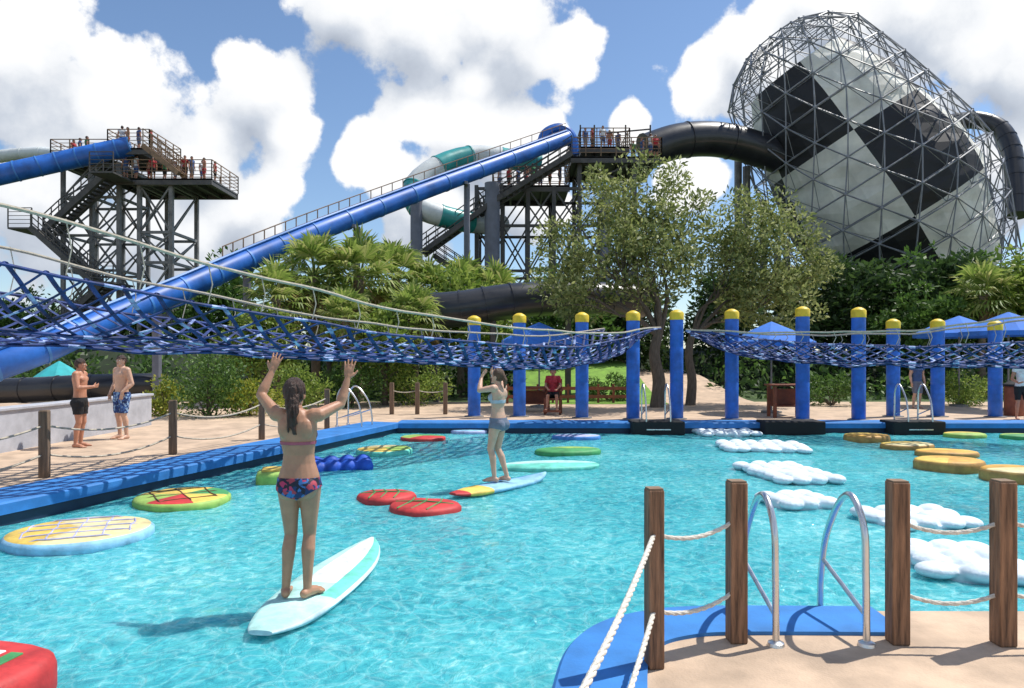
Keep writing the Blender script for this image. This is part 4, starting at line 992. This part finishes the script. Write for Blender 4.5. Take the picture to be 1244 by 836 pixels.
# ------------------------------------------------------------------ ladders
def ladder(label,loc,rz,w=.52,h=.83,near=-.3,far=.32,depth=1.1,r=.0205):
    t=thing('pool_ladder',label,'ladder',loc,rz)
    for sx in (-1,1):
        x=sx*w/2
        pts=cat([(x,near,0),(x,near+.01,h*.5),(x,near+.03,h*.8),(x,near+.16,h*.985),(x,near+.32,h*.93),(x,far-.1,h*.62),(x,far-.02,h*.3),(x,far,0),(x,far,-depth)],6)
        rl=MB().tube(pts,r,10).build('rail',M['steel'],t,smooth=60)
        MB().tube([(x,far-.04,.38*h+.02),(x,near+.005,.20*h)],r*.7,8).build('brace',M['steel'],rl)
        MB().lathe([(r*2.4,0),(r*2.2,.018),(r*1.1,.03)],16,(x,near,0)).build('flange',M['steel'],rl)
    for z in (-.12,-.4,-.7): MB().box((0,far,z),(w,.09,.03)).build('tread',M['steel'],t,bevel=.006)
ladder('shiny steel pool ladder between the foreground posts',(1.775,4.41,DZ+.0),0)
ladder('steel pool ladder by the black step block, right of the fourth blue pole',(XX(797,18.0),18.0,DZ),pi,.6,1.0,-.35,.3)
ladder('steel pool ladder by the black step block between the ninth and tenth poles',(XX(1110,18.0),18.0,DZ),pi,.6,1.0,-.35,.3)
ladder('steel pool ladder at the far end of the left coping',(XX(432,17.2),17.2,DZ+.02),R(-105),.55,.95,-.35,.3)
for px,wd,lb in ((797,1.3,'black step block at the far pool edge under the oak ladder'),(960,1.5,'black step block at the far pool edge below the wooden cabinet'),(1108,1.3,'black step block at the far pool edge under the right ladder')):
    tag(MB().box((XX(px,18.02),18.02,.16),(wd,.7,.34)).build('step_block',M['blackcloth'],smooth=0,bevel=.03),lb,'step')

# ------------------------------------------------------------------ foreground posts and ropes
def post(name,label,x,y,h,w_,m,mend,grp,rz=0):
    t=thing(name,label,'post',(x,y,DZ),rz,grp)
    MB().box((0,0,h/2),(w_,w_,h)).build('timber',m,t,bevel=.009)
    MB().box((0,0,h+.004),(w_*.86,w_*.86,.008)).build('cut_top',mend,t)
    return t
FP_=[(797,815,.95),(898,783,.93),(1096,785,.935),(1226,787,.94)]; fp=[]
for i,(px,py,h) in enumerate(FP_):
    g=G(px,py,DZ); fp.append((g.x,g.y,h))
    post('rope_post','brown square timber rope post in the foreground, %s from the left'%['first','second','third','fourth'][i],g.x,g.y+.05,h,.102 if i else .088,M['wood'],M['woodend'],'foreground rope posts',[.15,.05,-.03,.02][i])
def rope(pts,r,label,m='rope',strands=True,name='rope'):
    mb=MB()
    if strands:
        P_=[]; Ls=[0]
        for a_,b_ in zip(pts,pts[1:]): Ls.append(Ls[-1]+(b_-a_).length)
        n=int(Ls[-1]/.012)
        for i in range(n+1):
            l=Ls[-1]*i/n; k=0
            while k<len(Ls)-2 and Ls[k+1]<l: k+=1
            P_.append(pts[k].lerp(pts[k+1],(l-Ls[k])/(Ls[k+1]-Ls[k])))
        d=(pts[-1]-pts[0]).normalized(); u=d.cross(V((0,0,1))).normalized(); w_=d.cross(u)
        for s in range(3):
            mb.tube([p+(u*cos(i*.42+s*2.094)+w_*sin(i*.42+s*2.094))*r*.5 for i,p in enumerate(P_)],r*.58,6)
    else: mb.tube(pts,r,6)
    return tag(mb.build(name,M[m],smooth=60),label,'rope')
def PT(i,z): x,y,h=fp[i]; return V((x,y+.05,DZ+z))
for z,n_ in ((.71,'upper'),(.30,'lower')):
    rope(sag(PT(0,z),PT(1,z),.06,14),.0125,'%s white rope between the first and second foreground posts'%n_)
    rope(sag(PT(2,z),PT(3,z),.07,14),.0125,'%s white rope between the third and fourth foreground posts'%n_)
    rope(sag(PT(3,z),V((3.9,4.15,DZ+z)),.07,14),.0125,'%s white rope running right from the fourth foreground post'%n_)
    rope(sag(PT(0,z),V((-.06,1.3,DZ+z)),.06,18),.0135,'%s white rope running towards the viewer from the first foreground post'%n_)
LP=[]; 
for px,py in ((54,580),(210,552),(318,534)): g=G(px,py,DZ); LP.append(V((g.x,g.y,DZ)))
LP=[LP[0]+(LP[0]-LP[1])]+LP+[LP[2]+(LP[2]-LP[1])*1.0]
nm=['just outside the left photo edge','nearest in the left row','second nearest in the left row','third in the left row','fourth in the left row']
for p,lb in list(zip(LP,nm))[1:]: post('rope_post','grey brown timber rope post on the left deck, '+lb,p.x,p.y,.92,.12,M['greywood'],M['woodend'],'left deck rope posts',.28)
for i in range(4):
    for z,n_ in ((.72,'upper'),(.32,'lower')):
        rope(sag(LP[i]+V((0,0,z)),LP[i+1]+V((0,0,z)),.16),.016,'%s rope of the left deck fence, span %s'%(n_,['at the photo edge','in front of the men','left of the yellow shrub','nearest the left ladder'][i]),'tanrope',False)
FPp=[]
for px in (476,507,541): d=21.; FPp.append(V((XX(px,d),d,DZ)))
for p,lb in zip(FPp,('left','middle','right')): post('rope_post','small grey brown rope post left of the first blue pole, %s of three'%lb,p.x,p.y,.92,.12,M['greywood'],M['woodend'],'far rope posts')
for i in range(2):
    rope(sag(FPp[i]+V((0,0,.7)),FPp[i+1]+V((0,0,.7)),.06),.016,'rope between the far posts, %s span'%('left','right')[i],'tanrope',False)

# ------------------------------------------------------------------ deck furniture
t=thing('low_wall','low pale grey wall behind the two men','wall',(-9.0,13.5,DZ))
MB().box((0,0,.36),(.28,8.2,.72)).build('wall_body',M['greywall'],t); MB().box((0,0,.75),(.36,8.3,.06)).build('wall_cap',M['greywall'],t,bevel=.015)
def umbrella(label,x,d,r,h,m):
    t=thing('patio_umbrella',label,'umbrella',(x,d,DZ)); MB().tube([(0,0,0),(0,0,h)],.028,8).build('pole',M['galv'],t)
    mb=MB(); K=8; vs=[(0,0,h)]
    for k in range(K): q=2*pi*(k+.5)/K; vs.append((r*.5*cos(q),r*.5*sin(q),h-.28))
    for k in range(K): q=2*pi*(k+.5)/K; vs.append((r*cos(q),r*sin(q),h-.62))
    for k in range(K): q=2*pi*(k+.5)/K; vs.append((r*cos(q),r*sin(q),h-.76))
    fs=[(0,1+k,1+(k+1)%K) for k in range(K)]+[(1+k,9+k,9+(k+1)%K,1+(k+1)%K) for k in range(K)]+[(9+k,17+k,17+(k+1)%K,9+(k+1)%K) for k in range(K)]
    cv=mb.add(vs,fs).build('canopy',M[m],t,smooth=0)
    for k in range(K): MB().tube([(0,0,h-.04),V(vs[9+k])-V((0,0,.02))],.012,4).build('rib',M['galv'],cv)
    MB().lathe([(.3,0),(.3,.06),(.06,.09)],16).build('base',M['galv'],t)
umbrella('blue patio umbrella left of the seventh pole, beside the wooden cabinet',XX(937,21.5),21.5,1.25,2.75,'canopy')
umbrella('blue patio umbrella behind the net near the seated person',XX(655,24),24,1.35,2.85,'canopy')
umbrella('blue patio umbrella behind the tenth blue pole',XX(1165,24.5),24.5,1.4,3.1,'canopy')
umbrella('blue patio umbrella at the right edge behind the eleventh pole',XX(1225,22.5),22.5,1.35,3.1,'canopy')
umbrella('turquoise umbrella behind the men at left',XX(72,27),27,.85,1.55,'tealcanvas')
def cabinet(label,x,d,w_,h):
    t=thing('wooden_cabinet',label,'cabinet',(x,d,DZ))
    MB().box((0,0,h),(w_+.12,.62,.05)).build('top',M['redwood'],t,bevel=.01)
    for sx in (-1,1):
        for sy in (-1,1): MB().box((sx*(w_/2-.05),sy*.24,h/2-.02),(.08,.08,h-.045)).build('leg',M['redwood'],t)
    MB().box((0,.2,h*.62),(w_-.18,.03,h*.5)).build('back_panel',M['redwood'],t); MB().box((0,0,h*.35),(w_-.2,.4,.04)).build('shelf',M['redwood'],t)
cabinet('red brown wooden stand left of the seventh blue pole',XX(955,20),20,.9,.9)
cabinet('red brown wooden stand left of the seated person',XX(648,22),22,1.0,.75)
def bin_(label,x,d):
    t=thing('litter_bin',label,'bin',(x,d,DZ)); MB().lathe([(.24,0),(.25,.04),(.25,.8),(.23,.84)],18).build('body',M['redwood'],t); MB().lathe([(.27,.84),(.27,.9),(.1,1.0),(.02,1.01)],18).build('lid',M['blackcloth'],t)
bin_('brown litter bin with black lid right of the rightmost pole person',XX(1232,20.5),20.5)
t=thing('wooden_fence','low red brown wooden fence across the lawn behind the poles','fence',(XX(690,26),26,DZ))
for i in range(9): MB().box((-2.2+i*.55,0,.35),(.08,.08,.7)).build('fence_post',M['redwood'],t)
for z in (.25,.55): MB().box((0,-.05,z),(4.6,.03,.12)).build('fence_rail',M['redwood'],t)
print('VERTS',sum(len(m.vertices) for m in bpy.data.meshes))
